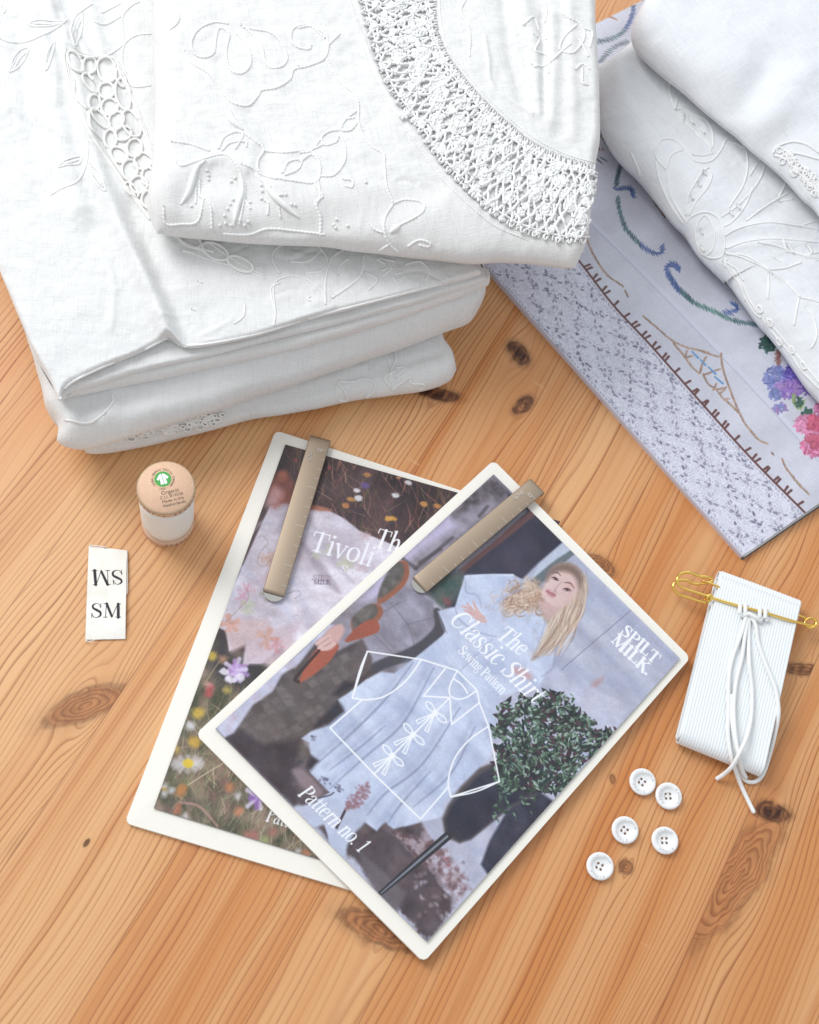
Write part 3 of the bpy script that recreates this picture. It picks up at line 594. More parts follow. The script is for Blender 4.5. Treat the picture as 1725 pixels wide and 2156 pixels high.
# path stones, seat
pf.poly(zA((-20, 800), (120, 690), (330, 790), (345, 960), (240, 1050), (60, 1120), (-200, 1220)), pf.field((128, 124, 138), (168, 164, 182), 26, 20, 8), 1, 4, rag=3)
for q in [((60, 760), (190, 920), (230, 1040)), ((-60, 900), (120, 1080)), ((190, 920), (330, 880)), ((60, 850), (150, 800))]: pf.stroke(zA(*q), 2, (108, 104, 116), .6)
for zq, pts in [(zA, ((40, 740), (110, 600), (175, 580), (195, 640), (170, 710), (90, 780), (30, 810))), (zE1, ((1040, 1100), (1140, 1020), (1200, 1030), (1210, 1080), (1160, 1140), (1060, 1200), (1030, 1150)))]:
    pf.poly(zq(*pts), (152, 96, 76), 1, 2, curve=5); q = [(x*.93+y*0+6, y-4) for x, y in zq(*pts)]
    c_ = np.mean(zq(*pts), 0); pf.poly([(c_[0]+(x-c_[0])*.82-5, c_[1]+(y-c_[1])*.82-5) for x, y in zq(*pts)], pf.field((84, 82, 80), (118, 112, 110), 12, 12, 3), 1, 3, curve=5)
# dark flower-bed curve
pf.stroke(zA((345, 850), (360, 940), (300, 1020), (200, 1080), (60, 1130), (-60, 1200), (-150, 1300)), [14, 22, 26, 24, 20, 22, 30], (72, 70, 78), .95, soft=5)
# floor of worn tiles
fl = zE2((675, 685), (1050, 440), (1140, 290), (1220, 270), (1350, 100), (1420, 70), (1500, 160), (1660, 80), (1725, 200), (1725, 380), (1500, 480), (1550, 560), (1260, 740), (1330, 860), (1380, 960), (1200, 1200), (900, 900))
pf.poly(fl, pf.field((74, 66, 70), (104, 94, 96), 24, 24, 9), 1, 3)
for _ in range(0):
    x = rr.uniform(820, 1640); y = rr.uniform(300, 900)
    c = [(132, 120, 116), (100, 90, 92), (148, 136, 132), (86, 78, 82)][rr.randrange(4)]
    pf.poly(zE2((x, y), (x+60, y+30), (x+35, y+75), (x-25, y+45)), c, .35, 3)
for a_ in range(16):
    for b_ in range(12):
        x = 760+a_*62+b_*34; y = 560-a_*30+b_*46; g_ = rr.uniform(-24, 20)
        if 1050 < x+.9*y < 2500 and y < 900 and x < 1600 and y > 130+(1500-x)*.35: pf.poly(zE2((x, y), (x+54, y-26), (x+86, y+14), (x+30, y+40)), (112+g_, 102+g_, 100+g_), .5+.3*rr.random(), 3, rag=5)
pf.poly(zE2((735, 745), (860, 690), (1000, 790), (1260, 740), (1220, 900), (1230, 960), (1330, 1100), (1210, 1200), (1000, 1010)), pf.field((58, 48, 54), (82, 70, 75), 30, 30, 10), 1, 6)
pf.stroke(zE2((1250, 360), (1320, 280), (1400, 190), (1470, 130)), [6, 24, 34, 20], (168, 92, 74), 1, soft=4)
pf.stroke(zE2((1235, 365), (1215, 345), (1290, 250), (1380, 150)), [7, 6, 6, 5], (60, 46, 48), .9)
pf.stroke(zE2((1560, 90), (1660, 30), (1725, 0)), [8, 26, 30], (160, 88, 72), 1, soft=3)
# the other sitter's pale floral garment along the left edge, and hand
pf.poly(zE2((1440, -20), (1240, 170), (1100, 290), (960, 410), (680, 680), (735, 742), (800, 710), (850, 640), (930, 520), (1060, 430), (1120, 320), (1240, 240), (1340, 110), (1470, -10)), pf.field((184, 184, 208), (212, 212, 234), 40, 24, 12), 1, 3)
for x, y in [(760, 690), (800, 620), (960, 470), (1050, 390), (1180, 250), (790, 580)]: flower(pf, zE2((x, y))[0], 9, (198, 168, 200), 7)
pf.poly(zE2((1350, 105), (1400, 60), (1440, 10), (1520, -20), (1540, 30), (1500, 100), (1450, 150), (1390, 150)), (206, 168, 164), 1, 3, curve=4)
for q in [((1440, 60), (1390, 90), (1355, 110)), ((1450, 90), (1400, 115), (1370, 140)), ((1470, 110), (1430, 140), (1390, 150))]: pf.stroke(zE2(*q), [9, 8, 5], (218, 182, 178), 1)
for q in [((1440, 72), (1395, 102), (1362, 125)), ((1455, 100), (1412, 128))]: pf.stroke(zE2(*q), 1.4, (150, 108, 108), .7)
# wall joints on the right
for q, c in [(((1365, 855), (1100, 1080), (900, 1255)), (120, 120, 140)), (((1545, 1015), (1250, 1290), (1040, 1480)), (178, 182, 206)), (((1420, 915), (1200, 1110), (960, 1320)), (186, 190, 212))]: pf.stroke(zA(*q), 1.8, c, .7)
pf.poly(zA((1600, 1090), (1000, 1620), (1100, 1600), (1615, 1110)), (176, 178, 200), .5, 20)
pf.poly(zA((1140, 1260), (1180, 1220), (1222, 1200), (1215, 1230), (1170, 1262), (1150, 1280)), (186, 148, 150), .8, 5)
# lower wall, bricks
pf.poly(zB((1610, 230), (1725, 200), (1725, 0), (2300, 300), (1500, 1300), (1330, 1400), (1200, 1550), (780, 1120), (780, 1060), (1000, 930), (1340, 700)), pf.field((176, 178, 200), (204, 206, 226), 40, 30, 13), 1, 4)
pf.poly(zB((790, 1080), (860, 960), (1000, 920), (1120, 930), (1190, 900), (1180, 970), (1260, 1020), (1230, 1130), (1280, 1220), (1350, 1330), (1310, 1420), (1205, 1552)), pf.field((70, 60, 68), (104, 90, 96), 26, 26, 14), 1, 5, rag=8)
pf.poly(zB((990, 930), (1110, 940), (1170, 900), (1230, 1010), (1310, 1060), (1260, 1160), (1180, 1120), (1100, 1040)), pf.field((104, 78, 82), (166, 150, 160), 9, 7, 15, con=3), 1, 5, rag=8)
pf.poly(zB((1200, 1060), (1330, 1050), (1400, 1180), (1440, 1260), (1370, 1330), (1290, 1230)), pf.field((130, 100, 106), (196, 188, 204), 9, 9, 16, con=3), .9, 6, rag=9)
pf.poly(zB((850, 1060), (900, 1110), (1100, 1290), (1050, 1400), (960, 1330), (870, 1180)), pf.field((92, 84, 92), (112, 104, 112), 30, 30, 17), .9, 4)
pf.poly(zB((1300, 1100), (1330, 1095), (1340, 1150), (1310, 1140)), (150, 84, 84), .9, 3, rag=3)
pf.poly(zB((1500, 1130), (1550, 1000), (1640, 850), (1760, 700), (1900, 800), (1540, 1190)), pf.field((44, 44, 58), (70, 70, 88), 20, 20, 18), 1, 3)
for _ in range(60):
    x = rr.uniform(1150, 1420); y = rr.uniform(1100, 1420)
    if x+y*.8 < 2500 and x-1100 < (1520-y)*1.2+60: pf.blob(zB((x, y))[0], rr.uniform(2, 7), rr.uniform(2, 5), [(84, 70, 78), (206, 200, 214), (150, 130, 140)][rr.randrange(3)], .5, rag=4)
pf.poly(zB((480, 640), (640, 560), (780, 800), (900, 880), (1000, 920), (1190, 890), (1190, 1000), (1010, 960), (880, 985), (800, 1110), (720, 1060), (640, 960), (540, 860)), pf.field((66, 56, 62), (112, 98, 102), 20, 20, 23), 1, 5, rag=4)
# woman: dress
DR = zA((120, 1180), (240, 1090), (400, 960), (350, 850), (440, 830), (490, 665), (740, 662), (800, 690), (870, 860), (980, 890), (960, 1120), (880, 1260), (760, 1280), (690, 1300), (660, 1420), (640, 1600))
DR = DR+zB((1600, 230), (1560, 560), (1310, 800), (1300, 880), (1110, 935), (1080, 940), (1040, 950), (1010, 930), (1000, 905), (950, 965), (890, 920), (880, 880), (860, 880), (780, 1020), (770, 1110), (700, 1050), (690, 1010), (630, 800), (700, 760), (640, 700), (600, 660), (590, 640), (640, 590), (600, 560), (590, 490), (550, 470), (610, 425), (690, 400), (780, 320), (745, 260), (800, 225), (900, 150), (980, 110))
pf.poly(DR, pf.field((178, 188, 216), (214, 222, 244), 70, 26, 19), 1, 2)
for q in [((1150, 60), (1000, 260), (820, 440), (640, 600)), ((1260, 90), (1100, 380), (900, 560), (700, 740)), ((1400, 300), (1200, 600), (1000, 760), (900, 880)), ((1480, 400), (1350, 650), (1150, 830)), ((1000, 400), (860, 520), (700, 640)), ((1240, 640), (1080, 820), (1010, 920))]:
    pf.stroke(zB(*q), [1.5]+[3.4]*(len(q)-2)+[1.2], (128, 132, 160), .75, soft=4); pf.stroke([(x-10, y-6) for x, y in zB(*q)], 8, (150, 156, 184), .35, soft=12)
    pf.stroke([(x+14, y+6) for x, y in zB(*q)], 9, (206, 214, 238), .4, soft=10)
for cx, cy in [(618, 470), (660, 690), (690, 700), (745, 730), (755, 745)]:
    for k in range(7): pf.blob(zB((cx+rr.uniform(-16, 16), cy+rr.uniform(-14, 14)))[0], 1.8, 1.2, (96, 94, 112), .8)
for _ in range(150):
    t = rr.random(); x = 770+100*t+rr.uniform(-8, 55); y = 850-130*t+rr.uniform(-20, 45)
    pf.blob(zB((x, y))[0], rr.uniform(1.4, 3.0), rr.uniform(1.2, 2.2), (152, 112, 122), .75)
# boots
pf.poly(zB((500, 850), (560, 830), (740, 790), (760, 850), (740, 900), (650, 940), (590, 950), (540, 900)), (190, 196, 218), 1, 3, curve=4)
pf.poly(zB((690, 1010), (750, 930), (780, 860), (870, 850), (900, 900), (830, 980), (790, 1050), (780, 1115), (720, 1060)), (186, 194, 218), 1, 3, curve=4)
pf.poly(zB((500, 640), (560, 640), (650, 730), (655, 775), (620, 790), (560, 740), (520, 690)), (142, 124, 130), 1, 4, curve=4)
pf.stroke(zB((640, 790), (700, 775), (722, 760)), 2.5, (70, 62, 72), .9); pf.stroke(zB((780, 860), (760, 900), (735, 950)), 5, (64, 54, 62), .9)
# dark shadowy gaps by the skirt
for q in [((780, 160), (860, 170), (920, 110), (820, 200), (750, 240), (720, 230)), ((745, 265), (775, 300), (780, 325), (700, 390), (610, 420), (640, 370)), ((600, 560), (640, 590), (600, 640), (575, 620))]: pf.poly(zB(*q), (50, 46, 54), .9, 5)
# mannequin
pf.poly(zB((1640, 560), (1500, 620), (1400, 720), (1330, 820), (1300, 890), (1310, 960), (1340, 1000), (1390, 1020), (1450, 1000), (1560, 910), (1660, 830), (1800, 760), (1900, 600), (1760, 560)), (92, 84, 88), 1, 3)
pf.poly(zB((1680, 570), (1520, 640), (1420, 730), (1345, 830), (1315, 900), (1320, 955), (1345, 985), (1390, 1012), (1450, 990), (1560, 900), (1660, 815), (1800, 750), (1900, 600), (1760, 560)), pf.field((44, 44, 58), (62, 62, 78), 30, 30, 20), 1, 4)
pf.stroke(zB((1330, 980), (1170, 1120), (960, 1300)), [16, 14, 8], (50, 50, 58), 1, curve=0); pf.stroke(zB((1325, 985), (1165, 1123), (965, 1297)), [4, 4, 2], (140, 146, 160), .9, curve=0)
pf.blob(zA((1120, 1640))[0], 14, 20, (176, 184, 210), .7, soft=8)
# shrub
def leaves(box, n, cols, sz, a=.95):
    for _ in range(n):
        x, y = rr.uniform(box[0], box[2]), rr.uniform(box[1], box[3])
        if not box[4](x, y): continue
        t = rr.uniform(0, 6.28); l = rr.uniform(.6, 1.2)*sz; d = zA((x, y))[0]
        pf.stroke([(d[0]-l*math.cos(t), d[1]-l*math.sin(t)), d, (d[0]+l*math.cos(t), d[1]+l*math.sin(t))], [.5, l*.75, .3], cols[rr.randrange(len(cols))], a, curve=3)
shape = lambda x, y: ((x-930)/285)**2+((y-1480)/215)**2 < .45+.75*vnoise(np.array(x/42.), np.array(y/42.), 4)+rr.uniform(-.1, .15) or (1080 < x < 1290 and 1470 < y < 1640) or (x < 1100 and y > 1560 and x > 600+(y-1560)*.3 and rr.random() < .8 and y < 1800)
GR = [(58, 76, 66), (78, 100, 84), (44, 56, 54), (104, 128, 110), (66, 88, 74), (86, 60, 70), (40, 46, 50)]
leaves((640, 1260, 1300, 1900, shape), 900, [(44, 52, 52), (38, 42, 48), (56, 66, 62), (62, 48, 58)], 11)
leaves((640, 1260, 1300, 1900, shape), 1500, GR, 7)
leaves((640, 1260, 1300, 1900, shape), 420, [(136, 158, 142), (160, 180, 168), (110, 136, 118)], 5.5)
leaves((640, 1640, 1180, 1960, lambda x, y: vnoise(np.array(x/50.), np.array(y/50.), 8) > .52), 420, [(70, 92, 78), (100, 124, 106), (126, 150, 132), (54, 66, 62)], 6.5)
# woman: hair behind, face, neck, arms
pf.poly(zA((940, 640), (1000, 605), (1070, 620), (1120, 670), (1138, 740), (1120, 800), (1095, 880), (1060, 960), (1000, 1000), (940, 1060), (860, 1110), (850, 1100), (900, 1020), (930, 940), (900, 880), (900, 760)), pf.field((156, 134, 124), (206, 188, 170), 12, 40, 21), 1, 4, curve=4)
for k in range(46):
    x0 = rr.uniform(1000, 1130); q = [(x0, rr.uniform(640, 700)), (x0+rr.uniform(-10, 14), 780), (x0-30+rr.uniform(-20, 20), 880), (x0-90+rr.uniform(-20, 30), 990), (x0-150+rr.uniform(-30, 30), 1090)]
    pf.stroke(zA(*q), [.6, 3.0, 3.4, 3, .8], [(218, 198, 178), (184, 156, 138), (232, 216, 200), (150, 122, 112)][rr.randrange(4)], .5)
pf.poly(zA((700, 780), (740, 730), (820, 690), (880, 700), (905, 760), (890, 850), (820, 850), (760, 860), (700, 870), (690, 830)), pf.field((170, 142, 124), (214, 192, 172), 7, 9, 24, con=2.4), .85, 8, curve=5, rag=8)
for k in range(200):
    t = rr.uniform(0, 6.28); cx = rr.gauss(800, 52); cy = rr.gauss(790, 42); r = rr.uniform(12, 34)
    if cx > 905: continue
    q = [(cx+r*math.cos(t+j*.7), cy+r*.8*math.sin(t+j*.7)) for j in range(5)]
    pf.stroke(zA(*q), [.6, 3, 3.4, 3, .6], [(214, 188, 168), (188, 158, 140), (230, 210, 192), (160, 128, 114)][rr.randrange(4)], .6)
pf.poly(zA((888, 800), (900, 860), (930, 900), (980, 860), (1000, 830)), (206, 174, 172), 1, 4, curve=3)
pf.poly(zA((925, 690), (948, 660), (1000, 645), (1060, 665), (1090, 710), (1080, 760), (1040, 815), (990, 838), (930, 812), (900, 775), (902, 740)), (222, 194, 192), 1, 3, curve=5)
pf.poly(zA((1020, 700), (1088, 720), (1070, 775), (1030, 820), (990, 836), (1020, 790)), (206, 172, 170), .55, 10, curve=4)
pf.poly(zA((918, 700), (935, 640), (1000, 608), (1065, 622), (1110, 680), (1096, 740), (1080, 700), (1050, 664), (1000, 648), (955, 660)), (128, 106, 100), .95, 6, curve=4)
for (x, y), (x2, y2) in [((948, 680), (985, 696)), ((1008, 742), (1050, 750))]:   # closed-in eyes, dark lashes
    pf.stroke(zA((x, y), ((x+x2)/2, (y+y2)/2-5), (x2, y2)), [1.5, 4.4, 1.5], (78, 56, 62), .9)
    pf.blob(zA(((x+x2)/2+1, (y+y2)/2+2))[0], 2.6, 2.0, (70, 58, 66), .9, soft=1)
    pf.stroke(zA((x+2, y+9), ((x+x2)/2, (y+y2)/2+5), (x2, y2+5)), [.6, 2.4, .6], (120, 96, 100), .7)
pf.stroke(zA((950, 658), (975, 655), (996, 672)), [1.5, 3.2, 1.5], (120, 86, 80), .8); pf.stroke(zA((1015, 708), (1045, 712), (1066, 738)), [1.5, 3.2, 1.5], (120, 86, 80), .8)
pf.stroke(zA((1000, 700), (975, 735), (962, 748), (978, 758)), [1, 1.6, 2.4, 1.2], (180, 138, 138), .8)
pf.poly(zA((918, 748), (935, 742), (945, 752), (968, 764), (970, 778), (950, 784), (928, 768)), (190, 130, 136), .9, 2.4, curve=4)
pf.stroke(zA((920, 752), (944, 762), (968, 776)), 1.2, (130, 70, 84), .8)
for q in [((490, 845), (520, 860), (560, 890), (600, 905)), ((480, 825), (520, 840), (570, 880)), ((505, 810), (540, 850), (590, 890)), ((535, 800), (560, 850), (592, 888))]: pf.stroke(zA(*q), [4, 6, 7, 8][:len(q)], (214, 178, 178), 1)
pf.poly(zA((545, 870), (600, 880), (605, 908), (560, 912)), (214, 180, 180), 1, 3)
pf.poly(zA((745, 1150), (800, 1155), (850, 1195), (830, 1215), (760, 1185)), (206, 160, 162), .8, 5, curve=3)
# shirt modelling
for q, c in [(((495, 690), (500, 750), (560, 770), (580, 830)), (150, 156, 184)), (((740, 665), (790, 700), (780, 740), (700, 780), (640, 830)), (166, 172, 198)), (((440, 830), (470, 900), (560, 960), (660, 990)), (158, 164, 190)), (((350, 850), (380, 940), (400, 965)), (130, 134, 160)), (((920, 900), (900, 980), (870, 1060)), (164, 168, 194)), (((970, 1050), (960, 1150), (900, 1200)), (160, 164, 190)), (((640, 1000), (560, 1080), (470, 1170)), (170, 176, 202))]: pf.stroke(zA(*q), [1.5]+[3]*(len(q)-2)+[1.2], c, .8, soft=4)
pf.stroke(zA((495, 668), (620, 662), (745, 664)), 5, (214, 222, 240), .8); pf.poly(zA((500, 680), (640, 680), (700, 760), (620, 820), (540, 760)), (204, 212, 236), .7, 14)
for x, y in [(620, 830), (650, 850), (840, 880), (880, 920), (860, 960), (820, 900), (870, 1000), (700, 900)]: flower(pf, zA((x, y))[0], 7, (172, 174, 200), 6)
# ---- white writing and line drawing
pf.mottle(.06)
WH = (248, 250, 255)
pf.text('The', zA((652, 986))[0], zA((786, 1092))[0], WH, em=52, shear=.22, thin=.05, wt=1.1)
pf.text('Classic Shirt', zA((404, 898))[0], zA((858, 1342))[0], WH, em=57, shear=.22, thin=.045, wt=1.15)
pf.text('Sewing Pattern', zA((456, 1066))[0], zA((690, 1296))[0], WH, em=30, thin=.065, wt=1.15)
pf.text('Pattern no. 1', zB((524, 772))[0], zB((858, 1084))[0], WH, em=42, shear=.22, thin=.05, wt=1.15)
pf.text('SPILT', zA((1307, 970))[0], zA((1488, 1138))[0], WH, em=35, wt=1.6, thin=.06)
pf.text('MILK.', zA((1258, 1014))[0], zA((1448, 1196))[0], WH, em=35, wt=1.6, thin=.06)
LW = 3.0
for q, cv in [(((905, 0), (825, 250)), 0), (((905, 0), (865, 100), (825, 250)), 6), (((825, 250), (900, 259), (1000, 240), (1110, 160), (1195, 45)), 8), (((905, 0), (1195, 45), (1385, 105)), 0), (((1385, 105), (1490, 210), (1502, 275), (1550, 400), (1605, 690)), 0),
              (((880, 258), (705, 412), (940, 658), (1185, 895), (1335, 722)), 0), (((1548, 400), (1450, 470), (1370, 570), (1335, 690), (1347, 775)), 8), (((1347, 775), (1480, 745), (1605, 690)), 6), (((1347, 775), (1605, 690)), 0),
              (((1320, 95), (1205, 240), (1345, 248)), 0), (((1385, 105), (1348, 180), (1345, 230), (1380, 255), (1430, 248), (1490, 210)), 6), (((1368, 150), (1410, 180), (1440, 225)), 5), (((1345, 248), (1355, 390), (1502, 275)), 0), (((1345, 248), (940, 658)), 0)]:
    pf.stroke(zB(*q), LW, WH, 1, curve=cv)
for bx, by in [(1268, 328), (1150, 445), (1038, 560)]:
    for e, wdt in [((-48, -58), 15), ((58, 52), 15)]:
        L_ = math.hypot(*e); nx, ny = -e[1]/L_*wdt, e[0]/L_*wdt
        pf.stroke(zB((bx, by), (bx+e[0]*.6+nx, by+e[1]*.6+ny), (bx+e[0], by+e[1]), (bx+e[0]*.6-nx, by+e[1]*.6-ny)), 2.4, WH, 1, curve=6, closed=True)
    for e1, e2 in [((-102, 42), (-92, 60)), ((-56, 94), (-40, 104))]:
        pf.stroke(zB((bx, by), (bx+e1[0], by+e1[1]), (bx+e2[0], by+e2[1]), (bx, by)), 2.2, WH, 1, curve=0)
    pf.blob(zB((bx, by))[0], 6, 6, WH, 1)
imf = pf.image('woman_print', .93)
mpf = img_mat('portrait_print', imf, .36, .5)
z_ = zf_+.0003
cardf = sheet('picture_card', [np.append(q[:2], z_) for q in CF], .0003, mpf, envf, n=(12, 12))
# ------------------------------------------------------------------ folded cloths
def proj(V):
    d = np.asarray(V)-CAM; z = d@FW
    return np.stack([W0/2+FOC*(d@RT)/z, H0/2-FOC*(d@UP)/z], 1)
def pdist(Q, line):
    l = crom(line, 6) if len(line) > 2 else np.array(line, float); best = np.full(len(Q), 1e9)
    for a, b in zip(l[:-1], l[1:]):
        v = b-a; L = v@v+1e-9; t = np.clip(((Q-a)@v)/L, 0, 1); best = np.minimum(best, ((Q-a-t[:, None]*v)**2).sum(1))
    return np.sqrt(best)
def samp(L, r0, r1, n, k=10):
    th = np.linspace(0, math.pi/2, k); a = r0*(1-np.cos(th)); b = L-r1*(1-np.cos(th[::-1]))
    d = np.r_[a[:-1], np.linspace(a[-1], b[0], n), b[1:]]
    pr = lambda x, r: np.sqrt(np.clip(1-(1-np.clip(x/r, 0, 1))**2, 0, 1))
    return d/L, pr(d, r0)*pr(L-d, r1)
def wrinkles(n, box, ang, seed, ln=(30, 110), wd=(3.5, 9), amp=.0007):
    """short crisp creases, roughly along ang degrees in the photo"""
    r = random.Random(seed); out = []
    for _ in range(n):
        x, y = r.uniform(box[0], box[2]), r.uniform(box[1], box[3]); t = math.radians(ang+r.gauss(0, 16)); l = r.uniform(*ln); b = r.uniform(-.18, .18)*l
        out.append(([(x-l/2*math.cos(t), y-l/2*math.sin(t)), (x-b*math.sin(t), y+b*math.cos(t)), (x+l/2*math.cos(t), y+l/2*math.sin(t))], r.uniform(*wd), r.choice((-1, 1))*r.uniform(.4, 1)*amp))
    return out
def slab(name, B, T, Lf, R, z, thick, r, n, mat, creases=(), steps=(), wr=(.0009, .00025), parent=None, zb=None, seed=0, floor=None):
    """puffed folded cloth from four traced edges at mid height; r = edge radii (bottom, top, left, right)"""
    c = [crom(q, 12) for q in (B, T, Lf, R)]
    cw = [np.array([P(p, z) for p in resample(q, 90)]) for q in c]
    lw = np.linalg.norm(np.diff(cw[0], axis=0), axis=1).sum(); lh = np.linalg.norm(np.diff(cw[2], axis=0), axis=1).sum()
    s, hs = samp(lw, r[2], r[3], n[0]); t, ht = samp(lh, r[0], r[1], n[1])
    Bc, Tc, Lc, Rc = [resample(q, k) for q, k in zip(cw, (s, s, t, t))]
    S, Tt = np.meshgrid(s, t, indexing='ij'); S = S[..., None]; Tt = Tt[..., None]
    base = (1-Tt)*Bc[:, None]+Tt*Tc[:, None]+(1-S)*Lc[None]+S*Rc[None]-((1-S)*(1-Tt)*Bc[0]+S*(1-Tt)*Bc[-1]+(1-S)*Tt*Tc[0]+S*Tt*Tc[-1])
    h = hs[:, None]*ht[None]
    V = base.reshape(-1, 3); h = h.ravel(); top = V.copy()
    D = proj(V+np.array([0, 0, thick/2])*h[:, None])
    dz = np.zeros(len(V))
    for line, wd, amp in creases:
        la = np.array(line, float); nr = np.nonzero(((D > la.min(0)-3*wd-12) & (D < la.max(0)+3*wd+12)).all(1))[0]
        if len(nr): dz[nr] += amp*np.exp(-(pdist(D[nr], line)/wd)**2)
    for poly_, amp, soft in steps:       # sunk areas (openwork): signed by polygon
        p = np.array(poly_, float); ins = np.zeros(len(D), bool)
        for i in range(len(p)):
            a, b = p[i], p[(i+1) % len(p)]
            if abs(a[1]-b[1]) > 1e-9: ins ^= ((a[1] > D[:, 1]) != (b[1] > D[:, 1])) & (D[:, 0] < (D[:, 1]-a[1])*(b[0]-a[0])/(b[1]-a[1])+a[0])
        d = pdist(D, list(map(tuple, p))+[tuple(p[0])]) if len(p) < 3 else np.sqrt(np.min([((D-a-np.clip(((D-a)@(b-a))/((b-a)@(b-a)+1e-9), 0, 1)[:, None]*(b-a))**2).sum(1) for a, b in zip(p, np.roll(p, -1, 0))], axis=0))
        dz += amp*np.clip(np.where(ins, d, 0)/soft, 0, 1)
    x, y = V[:, 0], V[:, 1]
    dz += (fbm(x*22+seed, y*22, seed, 3)-.44)*wr[0]*4+(fbm(x*70+y*40, y*90-x*30, seed+5, 3)-.44)*wr[1]*3+(fbm(x*260+y*60, y*330, seed+9, 2)-.4)*wr[1]*.8
    e = (h > .02)
    top[:, 2] += thick/2*h+dz*np.clip(h*1.6, 0, 1)
    top[:, :2] += ((np.stack([vnoise(x*60, y*60, seed+3), vnoise(x*60, y*60, seed+4)], 1)-.5)*.0016)*(1-h)[:, None]
    N0, N1 = len(s), len(t); G = top.reshape(N0, N1, 3)
    fa = grid_faces(N0, N1)
    # underside on a coarser grid
    pi = np.unique(np.r_[np.arange(0, 10), np.arange(10, N0-10, 6), np.arange(N0-10, N0)]); pj = np.unique(np.r_[np.arange(0, 10), np.arange(10, N1-10, 6), np.arange(N1-10, N1)])
    b2 = base[pi][:, pj].copy(); b2[..., :2] = G[pi][:, pj][..., :2]; hh = h.reshape(N0, N1)[pi][:, pj]; b2[..., 2] = z-thick/2*hh
    if floor is not None: b2[..., 2] = np.maximum(b2[..., 2], floor)
    fb = grid_faces(len(pi), len(pj), len(top), True)
    o = mesh_obj(name, np.vstack([top, b2.reshape(-1, 3)]), np.vstack([fa, fb]), mat, parent)
    o['_c'] = 0; del o['_c']
    BV[o.name] = BVHTree.FromPolygons([tuple(q) for q in top], [tuple(map(int, q)) for q in fa])
    return o
BV = {}
def cast(bvh, D, z0):
    v = (D[0]-W0/2)/FOC*RT-(D[1]-H0/2)/FOC*UP+FW
    hit = bvh.ray_cast(Vector(CAM), Vector(v/np.linalg.norm(v)))
    return hit
def threads(tb, bvh, lines, rad, step=2.2, lift=.35, cord=.16, pitch=.0016, curve=6, taper=False, wob=0.0, closed=False):
    for ln in lines:
        q = crom(ln, curve, closed) if (curve and len(ln) > 2) else np.array(ln, float)
        if closed: q = np.vstack([q, q[:1]])
        L = np.linalg.norm(np.diff(q, axis=0), axis=1).sum(); q = resample(q, max(int(L/step), 3))
        pts = []
        for p in q:
            h = cast(bvh, p, 0)
            if h[0] is None:
                if len(pts) > 2: _emit(tb, pts, rad, lift, cord, pitch, taper, wob)
                pts = []; continue
            if pts and abs(h[0].z-pts[-1][0][2]) > .006:
                if len(pts) > 2: _emit(tb, pts, rad, lift, cord, pitch, taper, wob)
                pts = []
            pts.append((np.array(h[0]), np.array(h[1])))
        if len(pts) > 2: _emit(tb, pts, rad, lift, cord, pitch, taper, wob)
def _emit(tb, pts, rad, lift, cord, pitch, taper, wob):
    p = np.array([a for a, b in pts]); nn = np.array([b if b[2] > 0 else -b for a, b in pts])
    s = np.r_[0, np.cumsum(np.linalg.norm(np.diff(p, axis=0), axis=1))]
    r = rad*(1+cord*np.sin(s/pitch*2*math.pi+random.random()*6))
    if taper: r = r*np.sin(np.linspace(.25, math.pi-.25, len(p)))
    if wob: p = p+RNG.normal(0, wob, p.shape)
    tb.add(p+nn*(rad*lift), r)

# ---- lowest cloth
clD = slab('folded_tablecloth', zST((278, 736), (292, 747), (400, 737), (600, 695), (800, 642), (1000, 606), (1200, 567), (1390, 541), (1475, 512), (1500, 475)),
           [(150, 250), (400, 230), (700, 200), (920, 200)],
           zST((278, 736), (240, 650), (200, 520))+[(130, 400), (150, 250)], zST((1500, 475), (1482, 420), (1455, 380), (1450, 335))+[(925, 600), (920, 200)],
           .011, .022, (.013, .01, .01, .008), (300, 160), M_WHITE, wr=(.0007, .0008), seed=3, floor=.0004,
           creases=[(zST((500, 700), (800, 600), (1100, 520), (1440, 420)), 9, -.0012)]+wrinkles(22, (200, 700, 960, 930), -14, 5))
tag(clD, 'white embroidered linen folded at the bottom of the left pile, touching the wood', 'tablecloth', 'white folded linens')
# ---- second from below
clC = slab('folded_tablecloth', zST((184, 705), (215, 724), (290, 728), (420, 690), (700, 606), (1000, 505), (1300, 403), (1450, 346), (1540, 312), (1553, 300)),
           [(-220, 60), (200, 20), (600, 10), (960, 20)],
           zST((184, 705), (192, 655), (152, 600), (132, 510), (100, 408), (50, 268))+[(-5, 545), (-110, 300), (-220, 60)],
           zST((1553, 300), (1586, 250), (1590, 205))+[(1000, 500), (960, 20)],
           .036, .032, (.022, .01, .012, .008), (420, 200), M_WHITE, wr=(.0010, .0008), seed=11,
           creases=[(zST((230, 655), (300, 660), (370, 600), (375, 560)), 10, .0012), (zST((150, 600), (350, 580), (700, 520), (1100, 420), (1500, 300)), 16, -.0016), (zST((180, 690), (300, 650), (500, 600)), 20, .001)]+wrinkles(34, (110, 600, 1020, 930), -16, 6))
tag(clC, 'plain white folded linen bulging out below the rolled hems of the left pile', 'tablecloth', 'white folded linens')
